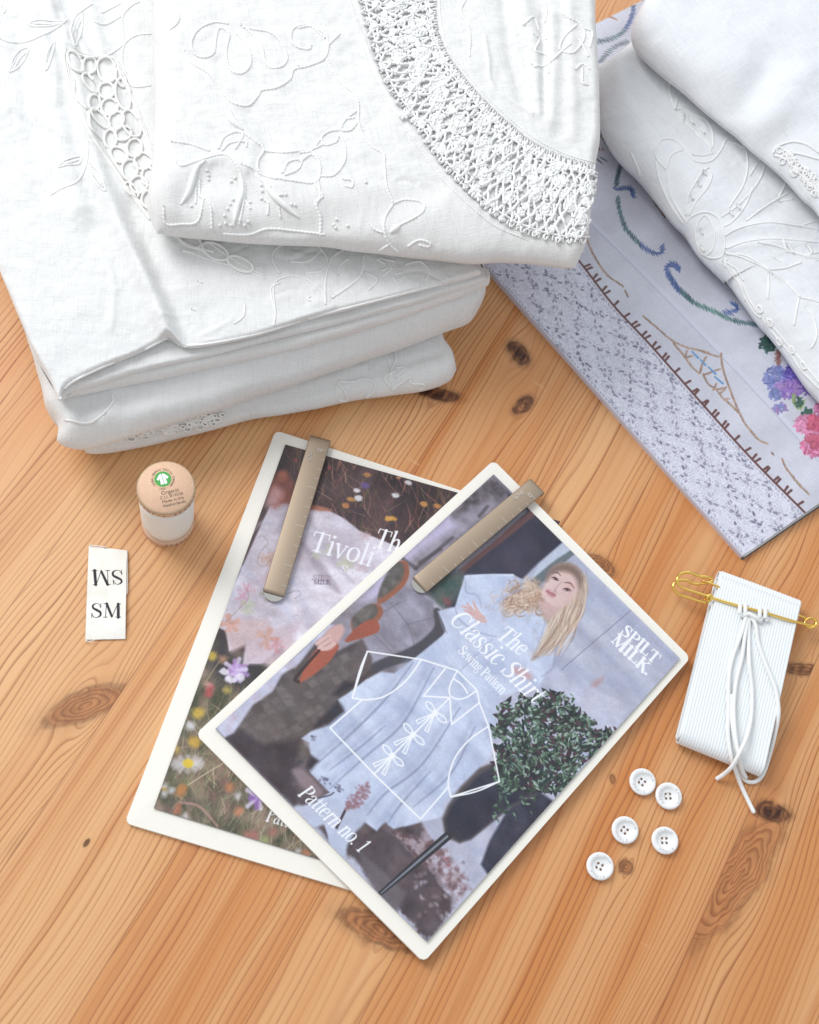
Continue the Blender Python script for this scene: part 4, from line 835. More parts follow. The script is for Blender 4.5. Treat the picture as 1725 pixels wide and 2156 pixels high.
# ---- wide cloth with two rolled hems
B2 = zST((200, 583), (238, 562), (450, 519), (800, 446), (1100, 372), (1350, 292), (1590, 203), (1603, 186))
clB = slab('folded_tablecloth', zST((196, 578), (222, 528), (330, 472), (450, 425), (548, 374), (566, 378), (610, 402), (700, 393), (850, 362), (1050, 302), (1250, 250), (1450, 198), (1586, 160)),
           [(-170, -110), (200, -110), (600, -110), (1000, -100)],
           zST((196, 578), (160, 500), (95, 385), (40, 240))+[(-15, 520), (-110, 240), (-170, -110)],
           zST((1586, 160), (1560, 125))+[(985, 500), (990, 200), (1000, -100)],
           .0672, .0065, (.0026, .01, .005, .004), (560, 460), M_WHITE, wr=(.0011, .0006), seed=21,
           creases=[([(95, 0), (150, 120), (190, 300), (235, 440), (290, 560), (335, 660), (362, 738)], 20, .0062), ([(60, 0), (90, 100), (130, 300), (170, 440)], 30, .0045), ([(280, 430), (330, 560), (375, 660), (400, 735)], 22, -.0030), ([(25, 0), (60, 200), (90, 420)], 24, -.002),
                    ([(220, 0), (260, 140), (300, 330)], 25, -.002), ([(410, 735), (620, 690), (820, 640), (1020, 590)], 7, .0012)]+wrinkles(26, (0, 0, 360, 760), 66, 7, (60, 220), (6, 16), .0009)+wrinkles(24, (360, 500, 1000, 720), -12, 8),
           steps=[(zTL((350, 262), (380, 272), (450, 302), (600, 312), (640, 400), (700, 520), (745, 640), (800, 790), (830, 1000), (790, 1150), (700, 1040), (620, 920), (520, 780), (440, 640), (390, 520), (345, 330)), -.0012, 8)])
tag(clB, 'wide white linen with two rolled hems, draped across the left pile under the crochet cloth', 'tablecloth', 'white folded linens')
slab('middle_fold', zST((203, 581), (232, 547), (330, 520), (450, 484), (700, 426), (1050, 338), (1350, 262), (1597, 182)), [(-150, -80), (200, -80), (600, -80), (1000, -80)],
     zST((203, 581), (164, 510), (98, 394), (42, 247))+[(-14, 528), (-105, 240), (-150, -80)], zST((1597, 182), (1588, 140))+[(1008, 500), (1000, -80)], .0615, .0055, (.0022, .01, .004, .004), (400, 80), M_WHITE, parent=clB, wr=(.0005, .0006), seed=37)
clB2 = slab('lower_fold', B2, [(-150, -60), (200, -60), (600, -60), (1000, -60)],
            zST((200, 583), (168, 520), (100, 400), (45, 255))+[(-12, 535), (-100, 240), (-150, -60)], zST((1603, 186), (1600, 150))+[(1010, 500), (1000, -60)],
            .0545, .0095, (.004, .01, .006, .005), (400, 100), M_CREAM, parent=clB, wr=(.0006, .0005), seed=31)
# ---- top cloth with the crochet band
OUT = zTC((300, -20), (322, 40), (345, 130), (385, 270), (430, 400), (500, 530), (590, 650), (690, 800), (790, 930), (890, 1030), (1000, 1130), (1100, 1200), (1250, 1260), (1400, 1290), (1525, 1285))
INN = zTC((722, -20), (728, 100), (748, 200), (800, 310), (885, 420), (970, 520), (1095, 640), (1225, 745), (1345, 810), (1450, 850), (1568, 880))
INN2 = [p for p in INN]
clA = slab('folded_tablecloth', [(332, 492)]+zTL((900, 1235), (1100, 1262), (1400, 1282), (1725, 1300))+zTC((300, 1325), (500, 1345), (900, 1388), (1100, 1386), (1300, 1398), (1462, 1420)),
           [(316, -120), (600, -125), (900, -125), (1246, -120)],
           [(332, 492), (318, 462), (311, 430), (320, 330), (326, 200), (320, 0), (316, -120)],
           zTC((1462, 1420), (1512, 1300), (1538, 1150), (1562, 900), (1585, 730), (1572, 400), (1560, 150), (1560, 0))+[(1246, -120)],
           .087, .030, (.030, .01, .012, .006), (560, 460), M_CREAM, wr=(.0011, .00065), seed=41,
           creases=[(zTC((980, 200), (1000, 330), (1030, 470), (1230, 610)), 5, .0009), (zTC((1180, 0), (1240, 250), (1270, 600)), 16, .0022), (zTC((1330, 100), (1340, 400), (1330, 650)), 16, .0024), (zTC((1080, 0), (1120, 300), (1180, 520)), 14, -.0018), (zTC((1290, 100), (1300, 600)), 10, -.0022), (zTC((1430, 0), (1440, 400), (1450, 700)), 14, .0016),
                    (zTL((1330, 590), (1420, 740), (1400, 900)), 22, -.0018), (zTL((1080, 860), (1200, 830), (1300, 900)), 12, .002), (zTL((1000, 1060), (1100, 950), (1300, 1000), (1480, 1150)), 28, -.0024), (zTL((870, 1180), (1080, 1170), (1300, 1215), (1600, 1220)), 12, -.0012),
                    (zTC((0, 1200), (300, 1150), (600, 1050), (700, 1000)), 30, -.0018), (zTC((0, 1240), (300, 1290), (700, 1330), (1200, 1350)), 8, .0008), (zTC((300, 100), (480, 530), (760, 920), (900, 1060)), 5, .0008)]+wrinkles(40, (330, 380, 1200, 550), 10, 9)+wrinkles(16, (340, 20, 800, 360), 40, 10, (60, 160), (8, 18), .0007),
           steps=[(OUT+INN[::-1], -.0012, 7)])
tag(clA, 'folded white tablecloth with a wide curved crochet band, topmost of the left pile', 'tablecloth', 'white folded linens')

# ---- embroidery on the top cloth
tb = Tubes(6); bA = BV[clA.name]
cords = [zTL(*q) for q in [
    ((1210, 125), (1130, 120), (1050, 160), (1015, 230), (1040, 290), (1090, 305), (1135, 280), (1145, 210), (1165, 150), (1215, 180), (1200, 280), (1225, 370), (1285, 390), (1330, 340), (1320, 260), (1275, 195), (1250, 175)),
    ((1280, 130), (1340, 180), (1390, 250), (1405, 320), (1440, 360), (1500, 350), (1525, 300), (1490, 220), (1430, 170), (1340, 155), (1290, 145)),
    ((985, 270), (1030, 340), (1110, 390), (1170, 460), (1215, 530), (1260, 555), (1320, 560), (1370, 510), (1390, 480), (1470, 465), (1540, 420), (1560, 370), (1640, 350), (1720, 310)),
    ((930, 65), (950, 100), (930, 135), (905, 155)),
    ((1725, 200), (1640, 135), (1560, 150), (1545, 210), (1580, 250), (1640, 262), (1650, 240)),
    ((910, 750), (1010, 765), (1110, 800)), ((940, 860), (970, 880), (1060, 850), (1180, 820), (1240, 850), (1280, 930), (1300, 1000), (1290, 1090), (1270, 1190)),
    ((1160, 790), (1190, 730), (1250, 700), (1290, 705)), ((1250, 790), (1290, 720), (1270, 700)), ((1180, 800), (1220, 760), (1300, 750), (1310, 780)),
    ((1290, 700), (1340, 740), (1400, 790), (1370, 850), (1370, 900), (1400, 930), (1470, 950)), ((1400, 800), (1500, 810), (1640, 800), (1690, 850), (1700, 920), (1670, 970), (1560, 960), (1440, 940)),
    ((1640, 800), (1690, 780), (1725, 760)), ((1280, 870), (1350, 900), (1380, 950), (1440, 990)), ((1500, 920), (1530, 860), (1600, 850), (1580, 900), (1510, 930)),
    ((870, 1090), (880, 1185), (960, 1190), (1050, 1175), (1080, 1060), (1090, 1050), (1120, 1110), (1125, 1220)), ((1060, 950), (1060, 1030), (1080, 1055)), ((1400, 1060), (1425, 1080), (1420, 1140)), ((1690, 960), (1700, 1040), (1680, 1090), (1700, 1160), (1700, 1250)),
    ((1180, 1240), (1320, 1245), (1420, 1215), (1560, 1225), (1725, 1245)), ((1480, 1090), (1490, 1160)), ((1300, 1060), (1330, 1110)), ((1040, 990), (1040, 1080))]]
cords += [zTC(*q) for q in [
    ((-10, 350), (60, 345), (130, 310), (150, 240), (130, 180), (60, 140), (-10, 150)), ((150, 240), (210, 180)), ((60, 240), (40, 262), (10, 258)),
    ((140, 310), (170, 370), (230, 450), (290, 500), (310, 560), (310, 640), (330, 710), (380, 780), (440, 815), (450, 880), (460, 990), (495, 1075)),
    ((300, 590), (270, 610), (230, 650), (215, 690)), ((310, 640), (270, 690), (220, 690), (230, 640), (290, 625)), ((200, 690), (150, 700), (115, 730), (130, 770), (190, 755), (205, 720)), ((205, 700), (240, 780), (235, 860), (180, 930), (110, 935)), ((110, 735), (60, 800), (0, 810)), ((0, 860), (60, 820), (100, 860), (100, 940), (80, 970), (120, 1040), (80, 1080), (110, 1150), (110, 1230)),
    ((495, 1080), (560, 1060), (650, 1075), (655, 1120), (600, 1160), (500, 1210), (480, 1235)), ((495, 1080), (450, 1160), (450, 1240), (480, 1300), (520, 1335)), ((370, 1190), (400, 1220), (440, 1235)), ((570, 1310), (630, 1275), (690, 1290), (680, 1310), (630, 1300)), ((420, 1330), (470, 1300)), ((230, 950), (280, 960), (275, 995), (240, 985)),
    ((880, 0), (855, 60), (900, 160), (900, 300)), ((1190, 130), (1240, 90), (1270, 160), (1310, 210)), ((1240, 180), (1270, 210), (1250, 270), (1320, 300), (1320, 390)), ((1230, 340), (1300, 350), (1380, 280), (1440, 230)),
    ((1470, 130), (1400, 200), (1380, 260), (1450, 280), (1510, 200), (1490, 130), (1420, 90), (1380, 60)), ((1500, 150), (1550, 170), (1540, 250)), ((1460, 370), (1500, 340), (1540, 370)), ((1500, 360), (1500, 440), (1530, 450)), ((1480, 200), (1530, 300)), ((1280, 0), (1310, 60), (1300, 120))]]
threads(tb, bA, cords, .00066, cord=.24, pitch=.0021, lift=.15)
fat = [zTL(*q) for q in [((960, 1085), (1000, 1020), (1040, 900), (1090, 850)), ((1240, 1200), (1260, 1100), (1285, 1000), (1275, 910)), ((1390, 940), (1440, 1020), (1510, 1090), (1590, 1155)), ((1215, 580), (1235, 640), (1290, 690))]]+[zTC(*q) for q in [((480, 1232), (505, 1215), (530, 1195))]]
for k, f_ in enumerate(fat): threads(tb, bA, [f_], .0019, cord=.08, pitch=.0012, taper=True, lift=.1)
knots = [zTL((x, y), (x+14, y+9)) for x, y in [(1090, 900), (1098, 925), (1100, 950), (1220, 960), (1240, 940), (1230, 1055), (1215, 1080), (1200, 1105), (1185, 1140), (1380, 980), (1385, 1010), (1380, 1050), (1320, 1070), (1480, 1030), (1510, 1030), (1540, 1080), (1560, 1085), (1010, 1090), (1220, 1190), (1290, 1190), (1490, 1030), (1190, 1180), (1160, 1190), (1310, 1170)]]
knots += [zTC((x, y), (x+18, y+8)) for x, y in [(185, 1160), (180, 1205), (245, 1195), (340, 965), (170, 1190), (1180, 125), (1240, 350), (1500, 440)]]
threads(tb, bA, knots, .0010, step=1.5, cord=.05, taper=True)
tb.build('embroidery', M_THR, clA)
# crochet band
tb = Tubes(5); NP, NQ = 36, 7
oc = resample(crom(OUT, 8), 800); ic = resample(crom(INN, 8), 800)
def band(p, q):
    i = np.clip(p*799, 0, 799); k = int(i); a = oc[k]; b = ic[k]; return a*(1-q)+b*q
rj = random.Random(5)
node = {}
for i in range(NP+1):
    for j in range(NQ+1):
        node[i, j] = band(np.clip((i+(j % 2)*.5+rj.uniform(-.2, .2))/NP, 0, 1), .04+.92*np.clip((j+rj.uniform(-.2, .2))/NQ, 0, 1))
def th(pts, r, **k): threads(tb, bA, [[tuple(p) for p in pts]], r, step=2.6, cord=.22, pitch=.0013, wob=.00012, **k)
for i in range(NP):
    for j in range(NQ):
        a = node[i, j]; d = j % 2
        for ii in (i+d-1+0, i+d):
            if 0 <= ii <= NP:
                b = node[ii, j+1]; m = (a+b)/2+np.array([rj.uniform(-3, 3), rj.uniform(-3, 3)])
                th([a, m, b], .00088, lift=.9+rj.uniform(0, 1.2))
        if rj.random() < .28:     # thick shell stitches fanning from a node
            t0 = rj.uniform(0, 6.28)
            for k in range(4): t = t0+k*.33; th([a, a+np.array([math.cos(t), math.sin(t)])*8, a+np.array([math.cos(t), math.sin(t)])*rj.uniform(13, 19)], .0010, lift=1.3)
        if rj.random() < .55:     # little star at the crossing
            for k in range(5):
                t = k*1.2566+rj.random(); l = rj.uniform(6, 10); th([a, a+np.array([math.cos(t), math.sin(t)])*l*.6, a+np.array([math.cos(t), math.sin(t)])*l], .00075, lift=1.2+rj.uniform(0, 1))
        if (i % 4 == 1 and j in (3, 4)) or (i % 4 == 3 and j in (2, 5)):
            for rr_ in (7, 12):
                q = [a+np.array([math.cos(t), math.sin(t)])*rr_ for t in np.linspace(0, 6.28, 9)[:-1]]; th(q, .0008, closed=True, lift=1.5)
for qs, off in ((.0, 3), (1.0, -3)):
    for k in range(90):
        p = (k+rj.uniform(-.2, .2))/90; a = band(p, qs); b = band(min(p+.002, 1), .075 if qs == 0 else .90); th([a, (a+b)/2, b], .00052, lift=1.8)
    th([band(t, .075 if qs == 0 else .905) for t in np.linspace(0, 1, 60)], .0006, lift=2.5)
th([band(t, .86) for t in np.linspace(0, 1, 60)], .0006, lift=2.6)
for k in range(80): p = k/80; th([band(p, .86), band(p+.003 if p < .99 else p, .905)], .0007, lift=2.2)
for k in range(30):               # picots on the outer edge
    a = band((k+.5)/30, .0); b = band((k+.5)/30, .05); d = (b-a)/np.linalg.norm(b-a)
    th([b-d*2+np.array([-d[1], d[0]])*5, a-d*2.5, b-d*2-np.array([-d[1], d[0]])*5], .0006, lift=2.2)
tb.build('crochet_band', M_THR, clA)
# hem stitching beside the band
tb = Tubes(5); hem = [np.array(p)+np.array([-16, 5]) for p in OUT[:-2]]; hem2 = [np.array(p)+np.array([7, -5]) for p in INN]
threads(tb, bA, [[tuple(p) for p in hem], [tuple(p) for p in hem2]], .00035, cord=.3, pitch=.002); tb.build('hem_seam', M_THR, clA)

# ---- embroidery on the draped cloth
tb = Tubes(6); bB = BV[clB.name]
cc = [zTL(*q) for q in [
    ((0, 205), (60, 225), (140, 222), (220, 190), (300, 150), (355, 105)), ((395, 245), (375, 160), (400, 90), (440, 55), (490, 20)), ((440, 70), (435, 160), (400, 245)), ((395, 250), (450, 285), (560, 295), (640, 250), (660, 220), (650, 140), (655, 80), (700, 30), (740, 10)),
    ((800, 180), (720, 190), (660, 240), (650, 330), (680, 420), (710, 460), (800, 455)), ((640, 90), (560, 130), (500, 115)), ((50, 380), (70, 310), (110, 265), (155, 258), (130, 320), (80, 370), (50, 382)), ((245, 375), (250, 290), (290, 215), (275, 300), (250, 370)), ((150, 125), (210, 105), (280, 112), (345, 118), (260, 138), (180, 140), (150, 125)),
    ((470, 750), (465, 850), (440, 920), (400, 970), (330, 1000), (270, 1035)), ((310, 885), (350, 850), (430, 830), (420, 870), (360, 875), (310, 888)), ((480, 870), (500, 950), (550, 1010), (560, 1000), (530, 920), (485, 870)),
    ((10, 30), (30, 50), (20, 70)), ((540, 70), (600, 40), (640, 20))]]
cc += [zST(*q) for q in [((900, 330), (905, 290), (900, 200), (940, 170), (1000, 175), (1060, 220), (1070, 260)), ((905, 290), (890, 210), (920, 190)), ((1000, 160), (1060, 150), (1075, 110), (1040, 60)), ((920, 160), (895, 110), (910, 75), (960, 55)), ((1070, 260), (1070, 180), (1090, 110), (1130, 80)), ((1090, 240), (1150, 200), (1190, 160), (1200, 90)), ((1100, 230), (1180, 170), (1195, 100)),
    ((1200, 155), (1240, 180), (1210, 215)), ((1020, 235), (1010, 240), (1020, 250)), ((770, 325), (800, 300), (805, 262)), ((1110, 165), (1120, 130), (1145, 110)), ((1290, 170), (1310, 195), (1330, 160), (1300, 160)), ((1330, 130), (1380, 120), (1410, 150), (1400, 180)), ((1250, 150), (1290, 140), (1260, 165)), ((650, 185), (665, 190)), ((630, 275), (640, 280)), ((1270, 130), (1240, 110), (1300, 120)), ((950, 120), (1010, 120), (1060, 80)),
    ((600, 80), (690, 115), (780, 140), (870, 175)), ((690, 60), (760, 110), (830, 150), (870, 165))]]
threads(tb, bB, cc, .00054, cord=.18, pitch=.0018, lift=.15)
threads(tb, bB, [zST((196, 574), (226, 524), (335, 468), (452, 421), (548, 370)), zST((610, 398), (700, 388), (850, 357), (1050, 297), (1250, 245), (1450, 193))], .0008, cord=.3, pitch=.0011, lift=0)
for q in [((405, 235), (400, 170), (430, 100)), ((75, 360), (100, 310), (140, 275)), ((255, 350), (280, 260)), ((180, 125), (260, 125), (320, 120)), ((340, 868), (410, 848)), ((505, 930), (545, 990))]:
    c_ = resample(crom(zTL(*q), 5), 22)
    for p in c_: threads(tb, bB, [[(p[0]-3, p[1]-1.5), (p[0], p[1]), (p[0]+3, p[1]+1.5)]], .00045, curve=0, step=1.2, cord=0)
tb.build('embroidery', M_THR, clB)
# looped lace inset of the draped cloth
tb = Tubes(6)
edge = [zTL(*q) for q in [((350, 260), (345, 330), (390, 520), (440, 640), (520, 780), (620, 920), (700, 1040), (800, 1165)), ((370, 270), (450, 302), (600, 312), (640, 400), (700, 520), (745, 640), (800, 790), (835, 900)), ((395, 430), (400, 510), (460, 580)), ((470, 590), (480, 680), (560, 760)), ((570, 790), (600, 850), (660, 940)), ((680, 950), (720, 1050), (790, 1110))]]
threads(tb, bB, edge, .0009, cord=.08, lift=.4)
threads(tb, bB, [[(x+5, y+2) for x, y in e] for e in edge[:2]], .0005, cord=.3, lift=.3)
for x, y, a_, b_, t in [(400, 330, 24, 50, -.5), (472, 352, 32, 38, .2), (567, 374, 44, 56, -.3), (478, 445, 22, 52, -.7), (565, 485, 38, 34, 0), (655, 505, 34, 70, -.2), (498, 548, 28, 34, 0), (582, 572, 40, 36, -.5), (532, 632, 22, 58, -.8), (618, 645, 34, 40, .3), (700, 660, 40, 62, -.5), (585, 742, 30, 40, 0), (655, 712, 38, 30, -.4), (715, 790, 36, 40, 0), (632, 826, 44, 30, .6), (762, 860, 44, 36, -.2), (690, 905, 36, 44, 0), (738, 985, 40, 36, .4), (700, 1010, 20, 40, -.8), (790, 940, 30, 40, 0), (640, 420, 20, 40, -.5), (790, 1060, 30, 36, 0)]:
    q = []
    for k in range(14):
        th_ = k*2*math.pi/14; u_, v_ = a_*1.15*math.cos(th_), b_*1.22*math.sin(th_); q.append((x+u_*math.cos(t)-v_*math.sin(t), y+u_*math.sin(t)+v_*math.cos(t)))
    threads(tb, bB, [zTL(*q)], .00085, cord=.07, lift=.8, closed=True, curve=3)
for q in [((560, 20), (600, 55), (640, 75), (700, 90)), ((600, 85), (640, 95))]: threads(tb, bB, [zST(*q)], .001, cord=.2)
for x, y, a_, b_ in [(625, 50, 36, 24), (708, 88, 42, 26), (790, 130, 42, 22), (660, 25, 25, 18)]:
    threads(tb, bB, [zST(*[(x+a_*math.cos(k*.63), y+b_*math.sin(k*.63)+a_*.35*math.cos(k*.63)) for k in range(10)])], .0009, cord=.07, closed=True, lift=.6)
tb.build('lace_inset', M_THR2, clB)
# ---- lace and tulip on the two lower cloths
tb = Tubes(5); bD = BV[clD.name]
for k in range(64):
    t = rj.random(); x = 430+300*t; y = 685-55*t+rj.uniform(-22, 18)*(1.1-.4*abs(t-.5)); r_ = rj.uniform(9, 15)
    threads(tb, bD, [zST(*[(x+r_*math.cos(a*1.05+t), y+r_*.6*math.sin(a*1.05+t)) for a in range(6)])], .0006, cord=.15, closed=True, lift=1.3)
tb.build('lace_inset', M_THR2, clD)
tb = Tubes(5)
threads(tb, bD, [zST(*q) for q in [((1110, 575), (1140, 575), (1130, 540), (1110, 515), (1160, 515), (1200, 505), (1230, 520), (1225, 550), (1180, 575), (1140, 575)), ((1290, 540), (1330, 510), (1350, 500), (1350, 520), (1395, 525), (1370, 550)), ((1280, 530), (1285, 470), (1270, 430), (1235, 410)), ((1285, 480), (1300, 440), (1290, 400), (1270, 395)), ((1280, 530), (1265, 500), (1300, 480)), ((1300, 500), (1330, 470), (1300, 470))]], .0006, cord=.15)
tb.build('embroidery', M_THR, clD)
tb = Tubes(5)
threads(tb, BV[clC.name], [zST((215, 640), (290, 650), (340, 620), (372, 580), (370, 555))], .0007, cord=.1)
tb.build('embroidery', M_THR, clC)

# ------------------------------------------------------------------ book with a printed cloth on its cover
zk = .0042
c0 = P((1565, 1170), zk); e_ = P((1020, 556), zk)-c0; e_ /= np.linalg.norm(e_); x_e = np.array([e_[1], -e_[0], 0])
if x_e@(P((1725, 1065), zk)-c0) < 0: x_e = -x_e
x2 = P((1725, 1060), zk)-c0; x2 /= np.linalg.norm(x2)
Lb = (P((1275, 4), zk)-c0)@e_; Wb = .235
KC = [c0, c0+x2*Wb, c0+x2*Wb+e_*Lb, c0+e_*Lb]      # corner, right, far right, far left
# paper order seen from above: bl, br, tr, tl
pk = Paint(KC, zk, 4600)
pk.img[:] = pk.field((200, 200, 212), (220, 221, 234), 120, 60, 31)
ww = (fbm(pk.xx/1.5, pk.yy/14, 3, 2)+fbm(pk.xx/14, pk.yy/1.5, 6, 2))[..., None]*.05-.045; pk.img += ww.astype(np.float32)
BR = zBK((500, 20), (560, 105), (700, 285), (900, 500), (1140, 775), (1380, 1045), (1640, 1312), (1700, 1375))
# hole pattern of the lace on the page
lb = pk.px(BR); edge_x = lambda y: np.interp(-y, -lb[:, 1], lb[:, 0])
rl = random.Random(9)
ppm = pk.ppm; y = 0
x_in = lambda yy: (edge_x(min(max(yy, lb[:, 1].min()), lb[:, 1].max())))
lace_poly = [(0, 0), (x_in(0), 0)]+[(x_in(v), v) for v in np.linspace(0, pk.h, 12)]+[(0, pk.h)]
pk.poly(lace_poly, (222, 222, 236), 1, px=True)
nz_ = np.clip((vnoise(pk.xx/2.4, pk.yy/2.4, 5)-.5)*.13+(fbm(pk.xx/6, pk.yy/6, 8, 2)-.45)*.10, -.2, .12)[..., None]
mk = (pk.xx < np.interp(pk.yy, lb[::-1, 1] if lb[0, 1] > lb[-1, 1] else lb[:, 1], lb[::-1, 0] if lb[0, 1] > lb[-1, 1] else lb[:, 0]))[..., None]
pk.img += (nz_*mk).astype(np.float32)
HOL = [(132, 130, 152), (112, 110, 134), (150, 148, 168), (100, 98, 120)]
def hole(x, y, l, wd, t, col, al):
    pk.stroke([(x-l/2*math.cos(t), y-l/2*math.sin(t)), (x+l/2*math.cos(t), y+l/2*math.sin(t))], [wd, wd*.8], col, al, curve=0, px=True, soft=2.0)
LV, LX, LY = [], 0, 0
Dm = 66.                                   # size of one lace diamond
y = 0.; row = 0
while y < pk.h:
    w_ = x_in(y); x = 4+(row % 2)*4.2
    while x < w_-5:
        X1 = (x+y*.62)/Dm; X2 = (x-y*.62)/Dm; a1 = abs((X1 % 1)-.5)*2; a2 = abs((X2 % 1)-.5)*2; m_ = min(a1, a2)
        if .22 < m_ < .9 and rl.random() < .85: hole(x+rl.uniform(-.8, .8), y+rl.uniform(-.8, .8), 1.4, 3.2, 0, HOL[rl.randrange(3)], .42)
        x += 8.4
    y += 7.4; row += 1
for fam in (1, -1):                        # large slanted holes along the diamond borders
    for k in range(-int(pk.h*.62/Dm)-2, int((pk.w+pk.h*.62)/Dm)+2):
        for off, sc_ in ((-.07, 1), (.09, .8)):
            y = rl.uniform(0, 10)
            while y < pk.h:
                x = (k+off)*Dm-fam*y*.62; x += 26*(float(vnoise(np.array(x/60.), np.array(y/60.), 33))-.5)
                if 4 < x < x_in(y)-8 and rl.random() < .84:
                    hole(x+rl.uniform(-6, 6)+7*math.sin(y/31+k), y, rl.uniform(5, 9)*sc_, rl.uniform(5, 8)*sc_, math.atan2(1, -fam*.62)+rl.uniform(-.5, .5), HOL[rl.randrange(4)], rl.uniform(.4, .85))
                y += rl.uniform(14, 22)
for k in range(0):      # medallion at each diamond's heart
    for j in range(6):
        for sgn in (0, .5):
            cx_, cy_ = (j+sgn)*Dm, (k+sgn)*Dm/.62*1.0
            if 10 < cx_ < x_in(cy_)-14:
                for q in range(7): t = q*.9; hole(cx_+9*math.cos(t), cy_+9*math.sin(t), 3, 3.6, t, HOL[rl.randrange(3)], .6)
# the edge row
y = 0.
while y < pk.h:
    hole(5, y, 5, 3.5, 1.2, HOL[rl.randrange(3)], .6); hole(x_in(y)-10, y+4, 5, 4, 1.2, HOL[rl.randrange(3)], .6); y += 12
# fold line and blanket-stitch edge
pk.stroke(zBK((0, -820), (200, -540), (420, -300), (760, 30), (1230, 510), (1725, 1060)), 11, (214, 216, 232), .8, soft=5)
pk.stroke(zBK((0, -806), (200, -526), (415, -290), (752, 40), (1220, 520), (1712, 1070)), 2, (160, 160, 176), .55, soft=2)
brn = (104, 68, 66)
full = resample(crom(zTC((1290, 800), (1400, 1180))+zTR((205, 1640))+BR, 8), 600)
bl_ = resample(crom([zTR((190, 1600))[0]]+BR[1:], 8), 500)
pk.stroke([tuple(p) for p in bl_[::12]], 5.0, brn, 1, soft=1.5)
k = 0; s_ = 0
for k in range(0, 500, 1):
    pos = k/500*48
    fr_ = pos % 2
    if abs(fr_-.0) < .05 or abs(fr_-.52) < .05:
        p = bl_[k]; q = bl_[min(k+4, 499)]; t = (q-p)/(np.linalg.norm(q-p)+1e-9); nrm = np.array([t[1], -t[0]])
        pk.stroke([tuple(p), tuple(p+nrm*13+t*rl.uniform(-3, 4))], [4.5, 5.5], brn, 1, curve=0, soft=1.5)
def stitches(path, wd, cols, step=4.5, ang=50, sw=4.2, a=1, jit=.2, n=8):
    c = crom(path, n); L = np.linalg.norm(np.diff(c, axis=0), axis=1).sum(); c = resample(c, max(int(L/step), 3))
    for i in range(len(c)-1):
        t = c[i+1]-c[i]; t = t/(np.linalg.norm(t)+1e-9); an = math.radians(ang)+rl.uniform(-jit, jit); d = np.array([t[0]*math.cos(an)-t[1]*math.sin(an), t[0]*math.sin(an)+t[1]*math.cos(an)])
        w_ = wd[0]+(wd[1]-wd[0])*i/len(c) if isinstance(wd, tuple) else wd; w_ *= rl.uniform(.8, 1.15)
        col = cols[int(i/len(c)*len(cols)*.999)]; g_ = rl.uniform(.88, 1.14); col = tuple(min(255, (q*.86+150*.14)*g_) for q in col)
        pk.stroke([tuple(c[i]-d*w_/2), tuple(c[i]), tuple(c[i]+d*w_/2)], [sw*.35, sw, sw*.4], col, a, curve=3, soft=1.2)
BL, TE, BL2 = (84, 104, 160), (74, 108, 116), (70, 92, 150)
stitches(zTR((490, 1000), (465, 1090), (450, 1180)), 14, [(58, 84, 92)]); stitches(zTR((450, 1190), (500, 1180), (545, 1185), (565, 1230), (540, 1230)), 14, [BL2], 4)
stitches(zTR((460, 1240), (475, 1330), (510, 1430), (560, 1490), (620, 1550), (690, 1590), (740, 1580), (735, 1530)), (13, 17), [TE, TE, TE, BL, BL2], 5)
stitches(zTR((850, 1690), (800, 1650), (770, 1690), (800, 1760), (850, 1830), (930, 1882)), 15, [BL, BL, BL, TE], 5)
stitches(zK((280, 180), (225, 150), (160, 170), (180, 240), (250, 340), (340, 430), (430, 510), (540, 560), (640, 600), (730, 650), (850, 690), (1030, 720), (1150, 750)), (17, 14), [BL, BL2, TE, (96, 136, 132), (96, 136, 132), (80, 116, 120), (74, 108, 124)], 5)
stitches(zK((720, 610), (790, 590), (840, 560), (800, 520), (760, 515)), (22, 12), [(96, 120, 180), (80, 106, 170)], 4.5)
stitches(zTR((320, 60), (390, 95), (460, 125)), (12, 14), [(186, 132, 96)], 4, ang=20); stitches(zTR((320, 265), (400, 250), (480, 215), (530, 150), (560, 60), (555, 0)), 15, [(80, 100, 108), TE, BL2, BL], 5)
stitches(zTR((350, 390), (400, 330), (450, 290), (540, 255)), 15, [(92, 108, 112)], 5)
stitches(zTR((345, 830), (370, 860), (400, 900)), 16, [(110, 126, 80)], 5); stitches(zTR((345, 1010), (400, 990)), 18, [(64, 100, 86)], 5); stitches(zTR((345, 935), (390, 940)), 9, [(150, 92, 66)], 4)
stitches(zTR((690, 1255), (730, 1310), (765, 1365)), 12, [(150, 110, 90)], 4)
tan_ = [(168, 138, 122), (178, 150, 132)]
for q in [zTR((265, 1490), (290, 1560), (340, 1650), (400, 1730), (500, 1800)), zTR((510, 1830), (530, 1870)), zK((-60, 640), (60, 740), (200, 860), (340, 930), (460, 960), (580, 990)), zK((230, 900), (330, 1020), (370, 1080), (420, 1140), (480, 1190)), zK((680, 1000), (690, 1100), (720, 1220), (760, 1330), (800, 1440), (850, 1560), (900, 1660), (960, 1740), (1040, 1830), (1130, 1870)), zK((510, 1200), (560, 1290), (630, 1340), (700, 1430), (760, 1480), (850, 1570)),
          zK((340, 1020), (360, 950)), zK((480, 1180), (500, 1100), (540, 1020)), zK((610, 1340), (640, 1270)), zK((520, 1200), (600, 1170), (680, 1140)), zK((360, 1030), (420, 1010)), zK((650, 1340), (720, 1330), (660, 1390)), zK((720, 1440), (770, 1420)), zK((460, 960), (600, 1010), (680, 1030)), zK((1165, 1960), (1180, 1970)), zK((1260, 2020), (1290, 2090), (1340, 2160), (1420, 2260), (1520, 2360))]:
    stitches(q, 8, tan_, 3.4, ang=22, sw=4.4)
